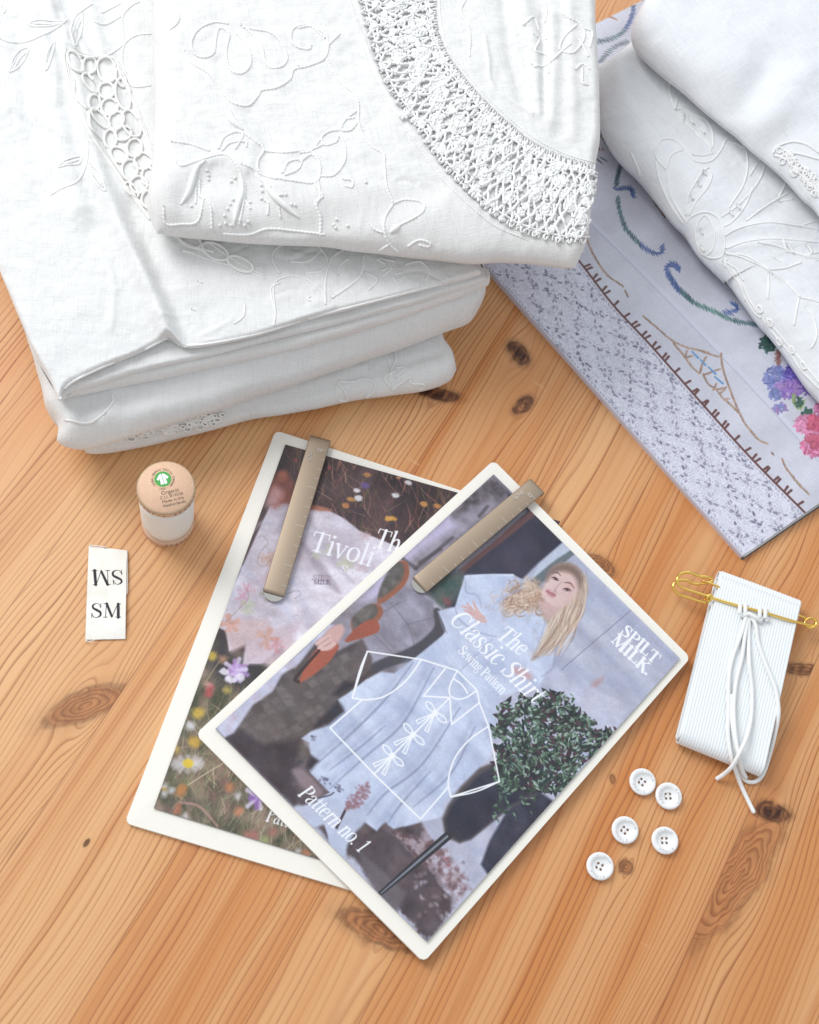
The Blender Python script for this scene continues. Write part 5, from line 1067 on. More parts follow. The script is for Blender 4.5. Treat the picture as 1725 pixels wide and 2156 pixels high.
for q in [((405, 975), (460, 1035)), ((485, 1055), (530, 1105)), ((560, 1125), (625, 1190)), ((620, 1220), (695, 1285))]: pk.stroke(zK(*q), [4, 5.5], (104, 152, 200), 1, curve=0, soft=1.5)
# flower clusters
def cluster(cx, cy, rx, ry, n, cols, sz=11):
    for _ in range(n):
        t = rl.uniform(0, 6.28); r_ = math.sqrt(rl.random()); x = cx+rx*r_*math.cos(t); y = cy+ry*r_*math.sin(t); an = rl.uniform(0, 6.28); d = zK((x, y))[0]
        col = cols[rl.randrange(len(cols))]; g_ = rl.uniform(.86, 1.14); col = tuple(min(255, (q*.85+165*.15)*g_) for q in col)
        pk.stroke([(d[0]-sz/2*math.cos(an), d[1]-sz/2*math.sin(an)), (d[0]+sz/2*math.cos(an), d[1]+sz/2*math.sin(an))], [sz*.4, sz*.28], col, 1, curve=0, soft=1.2)
cluster(1130, 910, 80, 70, 60, [(56, 96, 88), (44, 78, 74)], 12); stitches(zK((1240, 960), (1220, 1050), (1240, 1120)), 22, [(158, 108, 102)], 4)
cluster(1190, 1240, 95, 110, 150, [(120, 130, 196), (104, 116, 184), (140, 146, 206)]); cluster(1380, 1210, 100, 100, 140, [(104, 88, 190), (128, 104, 196), (92, 84, 176)]); cluster(1320, 1350, 130, 80, 150, [(164, 124, 200), (176, 140, 206), (140, 108, 196)])
cluster(1190, 1400, 50, 40, 30, [(120, 130, 190)]); cluster(1240, 1530, 60, 40, 30, [(120, 128, 186), (176, 134, 196)]); cluster(1540, 1360, 80, 60, 60, [(128, 100, 190)])
stitches(zK((1360, 1410), (1380, 1500), (1430, 1540), (1450, 1450)), 12, [(150, 176, 110)], 4); cluster(1415, 1480, 25, 40, 14, [(60, 92, 80)], 10); cluster(1490, 1580, 40, 40, 22, [(50, 88, 76)], 11)
cluster(1460, 1690, 80, 70, 80, [(224, 130, 178), (232, 150, 190)], 13); cluster(1570, 1690, 80, 80, 90, [(196, 76, 110), (206, 90, 120)], 12); cluster(1560, 1880, 110, 110, 180, [(222, 128, 176), (230, 146, 188), (210, 100, 140)], 13); cluster(1560, 1860, 60, 60, 60, [(190, 76, 110), (204, 92, 120)], 12); cluster(1610, 1540, 40, 60, 40, [(222, 130, 180)], 12)
imk = pk.image('cover_print', .93)
mpk = img_mat('cover_print', imk, .42, .45)
bk = empty('hardback_book', c0*np.array([1, 1, 0]), 'book with printed lace and stitched flowers on its cover, lying under two white linens', 'book')
base = Vector(bk.location)
def local(o): o.data.transform(Matrix.Translation(-base)); return o
cov = sheet('front_cover', [q for q in KC], .0007, mpk, None, n=(24, 24), warp=lambda s, t: (.0062*np.clip(s[:, 0]*2.2, 0, 1)**2*np.clip(1-t[:, 0]*3, 0, 1)))
ins_ = [KC[0]+x2*.001-e_*.0008, KC[1]-e_*.0008, KC[2]-e_*.002, KC[3]+x2*.001-e_*.002]
m_pg, b_pg = new_mat('page_edges', (.70, .69, .67), .7); _o, _x, _y, _z = objco(); X.nt.links.new(mix(X.m('FRACT', _z*1800.), (.74, .73, .71), (.5, .49, .48)), b_pg.inputs['Base Color'])
pgs = sheet('page_block', [np.append(q[:2], .0034) for q in ins_], .0026, m_pg, None)
m_sp, _ = new_mat('cover_spine', lin((206, 206, 220)), .5)
m_bc, _ = new_mat('gap_shade_board', (.10, .10, .12), .5); bcv = sheet('back_cover', [np.append(q[:2], .0008) for q in (KC[0]-e_*.0014, KC[1]-e_*.0022, KC[2], KC[3])], .0008, m_bc, None)  # back cover coloured near-black to paint the shaded gap under the book
spn = sheet('spine', [np.append(q[:2], .0036) for q in (KC[0]-x2*.0004, KC[0]+x2*.0004, KC[3]+x2*.0004, KC[3]-x2*.0004)], .0036, m_sp, None)
for q in (cov, pgs, bcv, spn): local(q); q.parent = bk

# ------------------------------------------------------------------ two linens on the book
E_low = zTR((332, 412), (346, 620), (352, 780), (400, 900), (470, 1000), (590, 1120), (680, 1230), (790, 1370), (880, 1460), (960, 1580), (1060, 1690), (1150, 1780))+zK((560, 140), (750, 300), (880, 470), (1040, 700), (1150, 810), (1290, 990), (1500, 1300), (1622, 1430), (1850, 1700))
clE = slab('folded_napkin', E_low, [(1620, -180), (1900, -40), (2150, 200), (2300, 560)], zTR((332, 412), (382, 395), (480, 340), (550, 262), (640, 150))+[(1500, -40), (1620, -180)], [E_low[-1], (1950, 880), (2150, 720), (2300, 560)],
           .0178, .026, (.018, .01, .012, .01), (620, 300), M_WHITE2, wr=(.0009, .0006), seed=51,
           creases=[(zTR((450, 360), (500, 560), (620, 760), (700, 860)), 20, .0012), (zTR((1130, 1450), (1500, 1400), (1725, 1420)), 12, .0012), (zTR((1140, 1560), (1400, 1520), (1725, 1520)), 10, .001), (zTR((1600, 1100), (1450, 1300), (1270, 1380)), 14, -.001), (zTR((700, 950), (720, 1150), (800, 1300), (880, 1420)), 12, .0014), (zTR((900, 1440), (1060, 1620), (1200, 1800)), 14, .0016), (zTR((780, 1100), (830, 1250)), 20, -.0012), (zK((700, 200), (850, 400), (1000, 600), (1250, 900)), 14, .0016), (zK((760, 180), (950, 430), (1120, 700), (1350, 1000)), 12, -.0014)],
           steps=[(zTR((880, 700), (920, 712), (1000, 770), (1010, 830), (960, 850), (870, 770)), -.0012, 5), (zTR((1010, 1060), (1040, 1100), (1020, 1160), (940, 1270), (905, 1290), (940, 1180)), -.0012, 5), (zTR((980, 1430), (1010, 1400), (1020, 1470), (1000, 1590), (970, 1540)), -.0014, 4)])
tag(clE, 'white cutwork linen with raised cord embroidery, resting on the book under a plain one', 'napkin', 'white folded linens')
F_low = zTR((546, 228), (560, 262), (620, 342), (700, 420), (790, 500), (900, 590), (1000, 680), (1120, 780), (1200, 838), (1300, 930), (1400, 1010), (1500, 1100), (1620, 1240), (1740, 1360))+[(1850, 640)]
clF = slab('folded_napkin', F_low, [(1500, -260), (1750, -240), (2000, -140), (2150, 60)], zTR((546, 228), (556, 160), (600, 60), (640, -20))+[(1380, -120), (1500, -260)], [(1850, 640), (1980, 480), (2080, 280), (2150, 60)],
           .0448, .028, (.024, .01, .014, .01), (360, 260), M_WHITE2, wr=(.0018, .0003), seed=61,
           creases=[(zTR((1090, 790), (1180, 740), (1300, 600), (1400, 400)), 34, -.003), (zTR((1240, 850), (1400, 720), (1600, 500)), 40, .003), (zTR((700, 330), (900, 420), (1200, 420)), 50, .002), (zTR((620, 300), (660, 250), (700, 230)), 12, -.0012), (zTR((1430, 900), (1560, 820), (1725, 800)), 30, -.002)])
tag(clF, 'plain bluish white linen folded on top of the cutwork one at the upper right', 'napkin', 'white folded linens')
tb = Tubes(6); bE = BV[clE.name]
ce = [zTR(*q) for q in [((820, 680), (790, 590), (790, 510), (830, 480)), ((820, 690), (840, 600), (865, 560)), ((830, 690), (870, 680), (940, 720), (1010, 750), (1050, 810), (1060, 880), (1050, 930), (1000, 880), (940, 820), (870, 760), (825, 710)), ((845, 700), (920, 800), (1030, 900), (1045, 945)),
    ((1205, 835), (1140, 880), (1110, 940), (1060, 1000), (1000, 1020), (930, 1000), (880, 930), (820, 880), (760, 870), (715, 900), (700, 980), (760, 1060)), ((1200, 850), (1240, 900), (1270, 960), (1275, 1060), (1250, 1160), (1200, 1240), (1160, 1300)), ((1130, 900), (1200, 900), (1250, 930)), ((870, 940), (800, 970), (770, 1050), (780, 1160), (800, 1240), (850, 1330), (890, 1390)),
    ((700, 1010), (720, 1120), (760, 1220), (800, 1300), (870, 1400)), ((930, 970), (1000, 975), (1060, 960)), ((1030, 1050), (990, 1080), (940, 1160), (900, 1240), (890, 1350)), ((1035, 1060), (1050, 1110), (1020, 1180), (950, 1270), (910, 1350)), ((1390, 1010), (1360, 1110), (1300, 1200), (1200, 1300), (1110, 1360)), ((1350, 1000), (1290, 1100)), ((1310, 1170), (1260, 1290), (1180, 1390), (1130, 1420)),
    ((890, 1400), (920, 1360), (1000, 1330), (1070, 1350), (1110, 1400), (1130, 1500), (1120, 1600), (1060, 1620), (1010, 1600), (960, 1530)), ((970, 1380), (1010, 1350), (1050, 1400), (1070, 1480), (1050, 1570), (1000, 1600), (960, 1540), (950, 1450), (970, 1380)), ((1130, 1480), (1200, 1440), (1300, 1410), (1420, 1395), (1560, 1410), (1725, 1440)), ((1140, 1560), (1250, 1520), (1380, 1500), (1500, 1500), (1725, 1520)),
    ((1270, 1385), (1350, 1320), (1460, 1250), (1550, 1200)), ((1470, 1240), (1500, 1180), (1520, 1120)), ((1145, 1595), (1250, 1600), (1350, 1650), (1410, 1690)), ((1410, 1690), (1520, 1680), (1610, 1640)), ((1405, 1720), (1410, 1800), (1400, 1870)), ((1340, 1520), (1450, 1540), (1560, 1580), (1725, 1620)), ((1470, 1265), (1560, 1250)), ((1120, 1660), (1180, 1700), (1230, 1780), (1260, 1882)), ((1120, 1640), (1200, 1680), (1250, 1760)), ((1430, 1720), (1520, 1780), (1600, 1860)), ((1480, 1640), (1430, 1600)),
    ((545, 960), (590, 1060), (600, 1100)), ((1500, 1500), (1520, 1580)), ((1660, 1520), (1680, 1600)), ((1600, 1420), (1725, 1380))]]
ce += [zK(*q) for q in [((720, 30), (850, 60), (1000, 120), (1130, 190), (1290, 290), (1400, 400), (1440, 450)), ((1150, 190), (1300, 170), (1450, 120)), ((1140, 220), (1130, 350), (1130, 470)), ((1430, 460), (1400, 600), (1380, 720)), ((1440, 455), (1560, 480), (1622, 500)), ((1500, 540), (1570, 660), (1600, 800), (1570, 900), (1540, 940)), ((700, 90), (760, 200), (860, 330), (920, 470), (1000, 600), (1060, 650)), ((740, 100), (820, 220), (900, 350), (950, 470), (1040, 610)), ((1070, 640), (1150, 760), (1250, 880), (1350, 1000), (1450, 1150), (1622, 1330)), ((1100, 640), (1200, 760), (1300, 880), (1400, 1000), (1622, 1270)),
    ((1300, 10), (1420, 40), (1520, 70), (1622, 100)), ((1500, 50), (1622, 20))]]
threads(tb, bE, ce, .0006, cord=.16, pitch=.0012, lift=.15)
for x, y, l in [(920, 760, 40), (990, 820, 40), (1000, 1085, 26), (970, 1160, 26), (925, 1240, 24), (985, 1450, 36), (995, 1560, 30), (1170, 1340, 30), (1215, 1300, 30), (1540, 1560, 60), (1660, 1560, 60), (1600, 1500, 0)]:
    if l: threads(tb, bE, [zTR((x-l*.3, y-l*.5), (x, y), (x+l*.3, y+l*.5))], .0007, curve=0, lift=1.5)
for x, y, a_ in [(760, 930, 40), (750, 980, 34), (930, 1390, 30)]:
    for k in range(18): threads(tb, bE, [zTR((x+rj.uniform(-a_, a_), y+rj.uniform(-a_, a_)), (x+rj.uniform(-a_, a_)+6, y+rj.uniform(-a_, a_)+4))[:1]*1+[(zTR((x, y))[0][0]+rj.uniform(-9, 9), zTR((x, y))[0][1]+rj.uniform(-9, 9))]][:0], .0005)
for x0, y0 in [(1240, 880), (1360, 960), (1470, 1110), (1150, 700), (1050, 570)]:
    a_ = zK((x0-25, y0-25), (x0+5, y0-30), (x0+30, y0+20), (x0, y0+30)); threads(tb, bE, [a_], .0007, closed=True, cord=.2)
tb.build('embroidery', M_THR, clE)
tb = Tubes(5); bF = BV[clF.name]
for k in range(60):
    t = rj.random(); x = 1480+260*t+rj.uniform(-8, 40); y = 990+250*t+rj.uniform(-70, 20); r_ = rj.uniform(12, 20)
    threads(tb, bF, [zTR(*[(x+r_*math.cos(a*1.05+t), y+r_*math.sin(a*1.05+t)) for a in range(6)])], .00055, cord=.15, closed=True, lift=.8)
threads(tb, bF, [zTR((1440, 960), (1460, 920), (1560, 890), (1650, 910), (1725, 960)), zTR((1440, 975), (1520, 1000), (1600, 1090), (1725, 1200)), zTR((1470, 990), (1560, 960), (1725, 1000))], .0007)
tb.build('embroidery', M_THR, clF)
# ------------------------------------------------------------------ metal hem clips
m_met, b_met = new_mat('brushed_nickel', (.42, .335, .255), .58, Metallic=1.0)
_o, _x, _y, _z = objco(); bump(b_met, noise(_o, 900, 2)+noise(_o, 30, 2)*2, .00004, .4)
m_met2, b_m2 = new_mat('polished_nickel', (.60, .58, .54), .25, Metallic=1.0)
m_eng, _ = new_mat('engraved_line', (.62, .58, .52), .6)
def font_mesh(name, txt, size, mat, depth=0.0, parent=None):
    c = bpy.data.curves.new('t', 'FONT'); c.body = txt; c.size = size; c.extrude = depth; c.align_x = 'CENTER'; c.align_y = 'CENTER'; c.resolution_u = 3
    o = bpy.data.objects.new('t', c); C.objects.link(o); dg = bpy.context.evaluated_depsgraph_get()
    me = bpy.data.meshes.new_from_object(o.evaluated_get(dg)); bpy.data.objects.remove(o); me.name = name
    me.materials.clear(); me.materials.append(mat)
    return me
def clip(label, head_l, head_r, tail_r, tail_l, z, tab_out, marks, group='metal hem clips on the envelopes'):
    """strip running from the folded head at the envelope's edge to the rounded tail"""
    hl, hr, tr_, tl_ = [P(q, z) for q in (head_l, head_r, tail_r, tail_l)]
    mid_h = (hl+hr)/2; mid_t = (tl_+tr_)/2; ax = mid_t-mid_h; L = np.linalg.norm(ax); ax /= L; sd = np.cross([0, 0, 1], ax); Wd = (np.linalg.norm(hr-hl)+np.linalg.norm(tr_-tl_))/2*.98
    root = empty('hem_clip', (mid_h[0], mid_h[1], z-.004), label, 'clip', group); rl_ = np.array(root.location)
    def strip(prof, wd, name, mat):
        v = []; 
        for (a, zz) in prof:
            for q in (-.5, -.46, .46, .5):
                v.append(mid_h+ax*a+sd*wd*q+np.array([0, 0, zz-(.00015 if abs(q) == .5 else 0)])-rl_)
        f = [tuple(map(int, q)) for q in grid_faces(len(prof), 4)]
        o = mesh_obj(name, v, f, mat, root, smooth=True); md = o.modifiers.new('s', 'SOLIDIFY'); md.thickness = .0006; md.offset = 0
        return o
    prof = [(.0, -.0040), (-.0012, -.0036), (-.0018, -.0024), (-.0017, -.001), (-.0008, .0002), (.0008, .0009), (.004, .0009)]+[(a, .0009-.0006*math.sin(a/L*math.pi)*0+  .0001*math.sin(a/L*3.1)) for a in np.linspace(.008, L-.002, 12)]+[(L, .0006)]
    strip(prof, Wd, 'blade', m_met)
    # lower leaf with a rounded tab peeping out past the blade
    v = []; n = 16; R = Wd*.5
    for k in range(n+1):
        t = math.pi*k/n; v.append(mid_t+ax*(-.0015+tab_out*math.sin(t))+sd*R*math.cos(t)*.98+np.array([0, 0, -.0006])-rl_)
    v = [mid_t-ax*.02+sd*R*.98+np.array([0, 0, -.0006])-rl_]+v+[mid_t-ax*.02-sd*R*.98+np.array([0, 0, -.0006])-rl_]
    o = mesh_obj('tab', v, [tuple(range(len(v)))], m_met2, root, smooth=False); md = o.modifiers.new('s', 'SOLIDIFY'); md.thickness = .0006; md.offset = -1
    v = []; f = []
    for k in range(marks):
        a = .006+(L-.012)*k/(marks-1); lg = (.42 if k % 4 == 0 else .22 if k % 2 == 0 else .14)*Wd; c_ = mid_h+ax*a+sd*Wd*(.47)*(1 if marks % 2 else 1)+np.array([0, 0, .0009+.0001*math.sin(a/L*3.1)+.00042])-rl_
        i = len(v); v += [c_, c_-sd*lg, c_-sd*lg+ax*.00022, c_+ax*.00022]; f.append((i, i+1, i+2, i+3))
    mesh_obj('ruler_marks', v, f, m_eng, root, smooth=False)
    for txt, a, q, rot in (('inch', .012, -.22, 1), ('0', .007, .12, 1)):
        me = font_mesh('lettering', txt, .0042, m_eng); o = bpy.data.objects.new('lettering', me); C.objects.link(o); o.parent = root
        o.location = Vector(mid_h+ax*a+sd*Wd*q+np.array([0, 0, .00165])-rl_); o.rotation_euler = (0, 0, math.atan2(ax[1], ax[0])+math.pi*(rot-1))
    return root
q = zE1((775, 70), (893, 103), (630, 990), (505, 957))
clip('nickel clip with rounded tab, on the lower envelope over the meadow picture', q[0], q[1], q[2], q[3], .0058, .0055, 15)
q = zA((812, 160), (896, 234), (268, 758), (205, 678))
clip('nickel ruler clip with etched marks on the top envelope, beside the printed doorway', q[0], q[1], q[2], q[3], .0092, .0052, 15)

# ------------------------------------------------------------------ lathe helper
def lathe(prof, n=64):
    v = []; f = []; k = len(prof)
    for i in range(n):
        t = 2*math.pi*i/n
        for r, z in prof: v.append((r*math.cos(t), r*math.sin(t), z))
    for i in range(n):
        for j in range(k-1):
            a = i*k+j; b = ((i+1) % n)*k+j; f.append((a, b, b+1, a+1))
    return v, f
# ------------------------------------------------------------------ thread spool
kr1, kb1 = new_mat('kraft_card', (.66, .44, .29), .7); _o, _x, _y, _z = objco(); X.nt.links.new(mix(noise(_o, 900, 3), lin((226, 190, 162)), lin((206, 166, 136))), kb1.inputs['Base Color'])
kr2, kb2 = new_mat('card_rim', (.6, .5, .38), .8); _o, _x, _y, _z = objco(); X.nt.links.new(mix(noise(_o, 1500, 2), lin((222, 196, 160)), lin((150, 128, 104))), kb2.inputs['Base Color'])
m_th, tbb = new_mat('wound_thread', (.87, .86, .81), .6); _o, _x, _y, _z = objco(); wv = X.m('SINE', _z*15000.+X.m('ARCTAN2', _y, _x)*3.); bump(tbb, wv+noise(_o, 1200, 2), .00008, .5)
m_ink, _ = new_mat('black_ink', lin((52, 44, 38)), .7); m_grn, _ = new_mat('green_ink', lin((70, 160, 70)), .6); m_wi, _ = new_mat('white_ink', (.85, .85, .83), .6)
sp_b = P((354, 1101), 0); SPH = .0495; RS = .0152
sp = empty('thread_spool', sp_b, 'spool of white thread with round kraft card ends and a green emblem on top', 'thread spool')
def prt(name, vf, mat, parent, z=0, smooth=True):
    o = mesh_obj(name, vf[0], vf[1], mat, parent, smooth); o.location.z = z; return o
prt('bottom_flange', lathe([(0, 0), (RS*.93, 0), (RS*.95, .0005), (RS*.95, .0048), (RS*.93, .0052), (0, .0052)]), kr1, sp)
prt('thread', lathe([(0, .0053), (RS*.87, .0053), (RS*.93, .012), (RS*.945, .018), (RS*.95, .028), (RS*.955, .036), (RS*.94, SPH-.0052), (0, SPH-.0051)], 96), m_th, sp)
prt('top_flange', lathe([(0, SPH-.005), (RS*.975, SPH-.005), (RS*.995, SPH-.0046), (RS*.995, SPH-.0012), (RS*.98, SPH-.0004), (RS*.955, SPH-.0002), (0, SPH-.0002)]), kr2, sp)
cap = prt('card_disc', lathe([(0, SPH), (RS*.935, SPH), (RS*.94, SPH-.0001), (RS*.94, SPH-.0004)]), kr1, sp)
band_ = prt('band', lathe([(RS*1.0, SPH-.0046), (RS*1.004, SPH-.0045), (RS*1.004, SPH-.0014), (RS*1.0, SPH-.0012)]), kr1, sp)
# lettering on the disc. dx/dy: picture right / up on the spool's top
tz = P((346.5, 1014.4), SPH); ra_ = P((400, 1002), SPH)-P((296, 1026), SPH); ra_[2] = 0; ra_ /= np.linalg.norm(ra_); rot0 = math.atan2(ra_[1], ra_[0]); ub = np.array([-ra_[1], ra_[0]])
TOPC = np.array([0., 0.])
def on_top(name, txt, x, y, size, mat, ang=0, parent=cap, z=SPH+.00006):
    me = font_mesh(name, txt, size, mat); o = bpy.data.objects.new(name, me); C.objects.link(o); o.parent = parent
    p = ra_[:2]*x+ub*y; o.location = (p[0], p[1], z); o.rotation_euler = (0, 0, rot0+ang); return o
for txt, x, y, s_ in (('Organic', .0015, -.0030, .0030), ('C.U. 813526', .0017, -.0055, .0024), ('Made in the', .0018, -.0079, .0024), ('Netherlands', .0020, -.0103, .0024)):
    on_top('lettering', txt, x, y, s_, m_ink)
lg = np.array([-.0004, .0048]); gr = .0044
v, f = lathe([(0, 0), (gr, 0)], 40); o = mesh_obj('emblem', [(a+ra_[0]*lg[0]+ub[0]*lg[1], b+ra_[1]*lg[0]+ub[1]*lg[1], SPH+.00006) for a, b, c in v], f, m_grn, cap, False)
sh = [(-.12, .95), (.12, .95), (.5, .7), (.95, .15), (.68, -.12), (.45, .12), (.5, -.85), (0, -.9), (-.5, -.85), (-.45, .12), (-.68, -.12), (-.95, .15), (-.5, .7)]
for sg in (0, 1):
    pts = [(x, y) for x, y in sh if (x >= 0) == bool(sg)]
    if sg: pts = [(.04, .8)]+[q for q in pts if q[0] > 0.01]+[(.04, -.88)]
    else: pts = [q for q in pts if q[0] < -.01]; pts = [(-.04, -.88)]+pts[0:0]+[(-.5, -.85), (-.45, .12), (-.68, -.12), (-.95, .15), (-.5, .7), (-.12, .95), (-.04, .8)]
    v = [(ra_[0]*(lg[0]+x*gr*.78)+ub[0]*(lg[1]+y*gr*.78), ra_[1]*(lg[0]+x*gr*.78)+ub[1]*(lg[1]+y*gr*.78), SPH+.00012) for x, y in pts]
    mesh_obj('emblem_shirt', v, [tuple(range(len(v)))], m_wi, cap, False)
allv, allf = [], []
ring = 'GLOBAL ORGANIC TEXTILE STANDARD - GOTS - '
for i, ch in enumerate(ring):
    if ch == ' ': continue
    a = math.radians(205)-2*math.pi*i/len(ring); me = font_mesh('c', ch, .0016, m_ink); base_ = len(allv); rr2 = gr*1.24
    ca, sa = math.cos(a-math.pi/2), math.sin(a-math.pi/2)
    for vv in me.vertices:
        x = vv.co.x*ca-vv.co.y*sa+rr2*math.cos(a)+lg[0]; y = vv.co.x*sa+vv.co.y*ca+rr2*math.sin(a)+lg[1]
        allv.append((ra_[0]*x+ub[0]*y, ra_[1]*x+ub[1]*y, SPH+.00006))
    allf += [tuple(base_+k for k in p.vertices) for p in me.polygons]
mesh_obj('ring_lettering', allv, allf, m_ink, cap, False)
# printed word around the rims
def rim_text(txt, R, zc, size, a0, da, parent):
    vv, ff = [], []
    for i, ch in enumerate(txt):
        if ch == ' ': continue
        me = font_mesh('c', ch, size, m_ink); b0 = len(vv); a = a0+da*i
        for q in me.vertices:
            t = a+q.co.x/R; vv.append((R*math.cos(t), R*math.sin(t), zc+q.co.y))
        ff += [tuple(b0+k for k in p.vertices) for p in me.polygons]
    return mesh_obj('rim_lettering', vv, ff, m_ink, parent, False)
toc = math.atan2(-sp_b[1], -sp_b[0])      # side facing the viewer
rim_text('SCANFIL SCANFIL', RS*1.012, SPH-.0029, .0030, toc-1.25, .19, band_)
rim_text('SCANFIL', RS*.962, .0026, .0030, toc-.1, .19, sp.children[0])

# ------------------------------------------------------------------ woven label
LB = [P(q, .0022) for q in zSP((98, 1930), (483, 1922), (498, 1075), (132, 1030))]
pl = Paint(LB, .0022, 12000); pl.sc = 3.36
pl.img[:] = pl.field((236, 232, 222), (250, 248, 242), 30, 30, 3)
pl.img += ((np.sin(pl.xx*2.1)*np.sin(pl.yy*1.6))[..., None]*.02).astype(np.float32)
INK = (62, 60, 64)
pl.text('SM', zSP((148, 1718))[0], zSP((448, 1722))[0], INK, wt=1.05, thin=.03)
pl.text('SM', zSP((462, 1270))[0], zSP((160, 1266))[0], INK, wt=1.05, thin=.03)
pl.stroke(zSP((285, 1052), (345, 1053)), 1.4, (40, 40, 60), .9, curve=0)
mpl = img_mat('label_weave', pl.image('label_print', .97), .85, .2)
lab = sheet('fabric_label', LB, .0005, mpl, None, n=(16, 30), warp=lambda s, t: (.0016*np.sin(t[:, 0]*math.pi)**.7*(.3+.7*s[:, 0])-.0012+.0006*np.sin(t[:, 0]*9)*s[:, 0]))
tag(lab, 'small cream fabric label printed SM twice, once upside down, lying left of the envelopes', 'label')
tb = Tubes(5)
for q in [((110, 1935), (120, 1950), (160, 1950), (190, 1936)), ((100, 1932), (108, 1955)), ((500, 1080), (503, 1300), (500, 1500)), ((135, 1032), (200, 1036), (300, 1048))]:
    tb.add([P(p, .0018) for p in crom(zSP(*q), 6)], .00022)
tb.build('loose_thread', M_THR, lab)

# ------------------------------------------------------------------ buttons
m_bt, b_bt = new_mat('white_resin', (.83, .83, .83), .32); b_bt.inputs['Coat Weight'].default_value = .25
RB = .0073
def make_button():
    prof = [(0, .0002), (RB*.6, .0), (RB*.86, .0006), (RB*.97, .0014), (RB*1.0, .0021), (RB*.985, .0027), (RB*.93, .0031), (RB*.84, .00325), (RB*.72, .0031), (RB*.62, .0026), (RB*.53, .0019), (RB*.42, .0016), (0, .0015)]
    v, f = lathe([tuple(q) for q in crom(prof[1:-1], 3)], 72)
    k = len(crom(prof[1:-1], 3)); n = 72
    f = [tuple(reversed(q)) for q in f]
    f.append(tuple(i*k for i in range(n))[::-1]); f.append(tuple(i*k+k-1 for i in range(n)))
    b0 = mesh_obj('body', v, f, m_bt); bm = bmesh.new(); bm.from_mesh(b0.data); bmesh.ops.remove_doubles(bm, verts=bm.verts, dist=1e-6); bmesh.ops.recalc_face_normals(bm, faces=bm.faces); bm.to_mesh(b0.data); bm.free()
    cut = bmesh.new()
    for a in range(4):
        t = math.pi/4+a*math.pi/2
        bmesh.ops.create_cone(cut, cap_ends=True, segments=20, radius1=.00072, radius2=.00072, depth=.02, matrix=Matrix.Translation((.0017*math.cos(t), .0017*math.sin(t), 0)))
    cm = bpy.data.meshes.new('c'); cut.to_mesh(cm); cut.free(); co = bpy.data.objects.new('c', cm); C.objects.link(co)
    md = b0.modifiers.new('b', 'BOOLEAN'); md.object = co; md.operation = 'DIFFERENCE'; md.solver = 'EXACT'
    dg = bpy.context.evaluated_depsgraph_get(); me = bpy.data.meshes.new_from_object(b0.evaluated_get(dg)); b0.modifiers.clear(); b0.data = me; bpy.data.objects.remove(co)
    me.materials.clear(); me.materials.append(m_bt)
    for p in me.polygons: p.use_smooth = abs(p.normal.z) > .02 and len(p.vertices) < 30 or p.use_smooth
    vv, ff = [], []
    for off in (0, math.pi):
        for i, ch in enumerate('simon'):
            mc = font_mesh('c', ch, .0027, m_bt, .0004); b1 = len(vv); a = math.pi/2+off+(2-i)*.34; ca, sa = math.cos(a-math.pi/2), math.sin(a-math.pi/2)
            for q in mc.vertices: vv.append((q.co.x*ca-q.co.y*sa+RB*.775*math.cos(a), q.co.x*sa+q.co.y*ca+RB*.775*math.sin(a), .00325+q.co.z))
            ff += [tuple(b1+k for k in p.vertices) for p in mc.polygons]
    l = mesh_obj('raised_lettering', vv, ff, m_bt, None, False)
    return b0, l
bb, bl2 = make_button()
BT = [((926, 362), 50, 'white four hole button at the top left of the group, nearly touching its neighbour'), ((1227, 525), 0, 'white four hole button just below the folded elastic, right of the topmost one'),
      ((725, 917), 50, 'white four hole button in the middle left of the group of five'), ((1184, 1037), 88, 'white four hole button at the lower right, standing apart from the others'), ((437, 1333), 62, 'lowest white button, next to the small round knot in the wood')]
first = True
for (c_, deg, lab_) in BT:
    p = P(zU(c_)[0], .003); a1 = math.radians(deg); xr = P((1400, 1700))-P((1300, 1700)); ang0 = math.atan2(xr[1], xr[0])
    e = empty('button', (p[0], p[1], 0), lab_, 'button', 'loose white buttons'); e.rotation_euler = (0, 0, ang0+a1-math.pi/2)
    b_, l_ = (bb, bl2) if first else (bb.copy(), bl2.copy())
    if not first: C.objects.link(b_); C.objects.link(l_)
    b_.parent = e; l_.parent = e; first = False

# ------------------------------------------------------------------ folded elastic
m_el, b_el = new_mat('ribbed_elastic', (.80, .83, .85), .7); b_el.inputs['Sheen Weight'].default_value = .2
_o, _x, _y, _z = objco(); bump(b_el, noise(_o, 1500, 2), .0001, .5)
TH = .0125
r4 = zR((530, 235), (1120, 455), (825, 1780), (205, 1530))        # tl tr br bl
zt = TH*.62
tl_, tr_, br_, bl_w = [P(q, zt) for q in r4]
axw = ((tr_-tl_)+(br_-bl_w))/2; wE = np.linalg.norm(axw); axl = ((bl_w-tl_)+(br_-tr_))/2; lE = np.linalg.norm(axl)
turns = 5; prof = []
def spiral(n_turn, per=48):
    out = []; th0 = 0
    for i in range(n_turn*per+1):
        t = i/per; k = t; inset = .0010*k; Lh = 1.0; a = 2*math.pi*(i % per)/per
        # racetrack: straight runs with round ends
        r = max(TH/2-inset, .0008); s_ = (i % per)/per
        L_ = lE-TH
        if s_ < .35: u = s_/.35; y = u*L_; z = r
        elif s_ < .5: u = (s_-.35)/.15; y = L_+r*math.sin(u*math.pi); z = r*math.cos(u*math.pi)
        elif s_ < .85: u = (s_-.5)/.35; y = L_*(1-u); z = -r
        else: u = (s_-.85)/.15; y = -r*math.sin(u*math.pi); z = -r*math.cos(u*math.pi)
        out.append((y+TH/2+.0006*math.sin(t*3), z+TH/2+.0002))
    return out
spn_ = spiral(turns); NR = 29; cols_ = NR*6+1
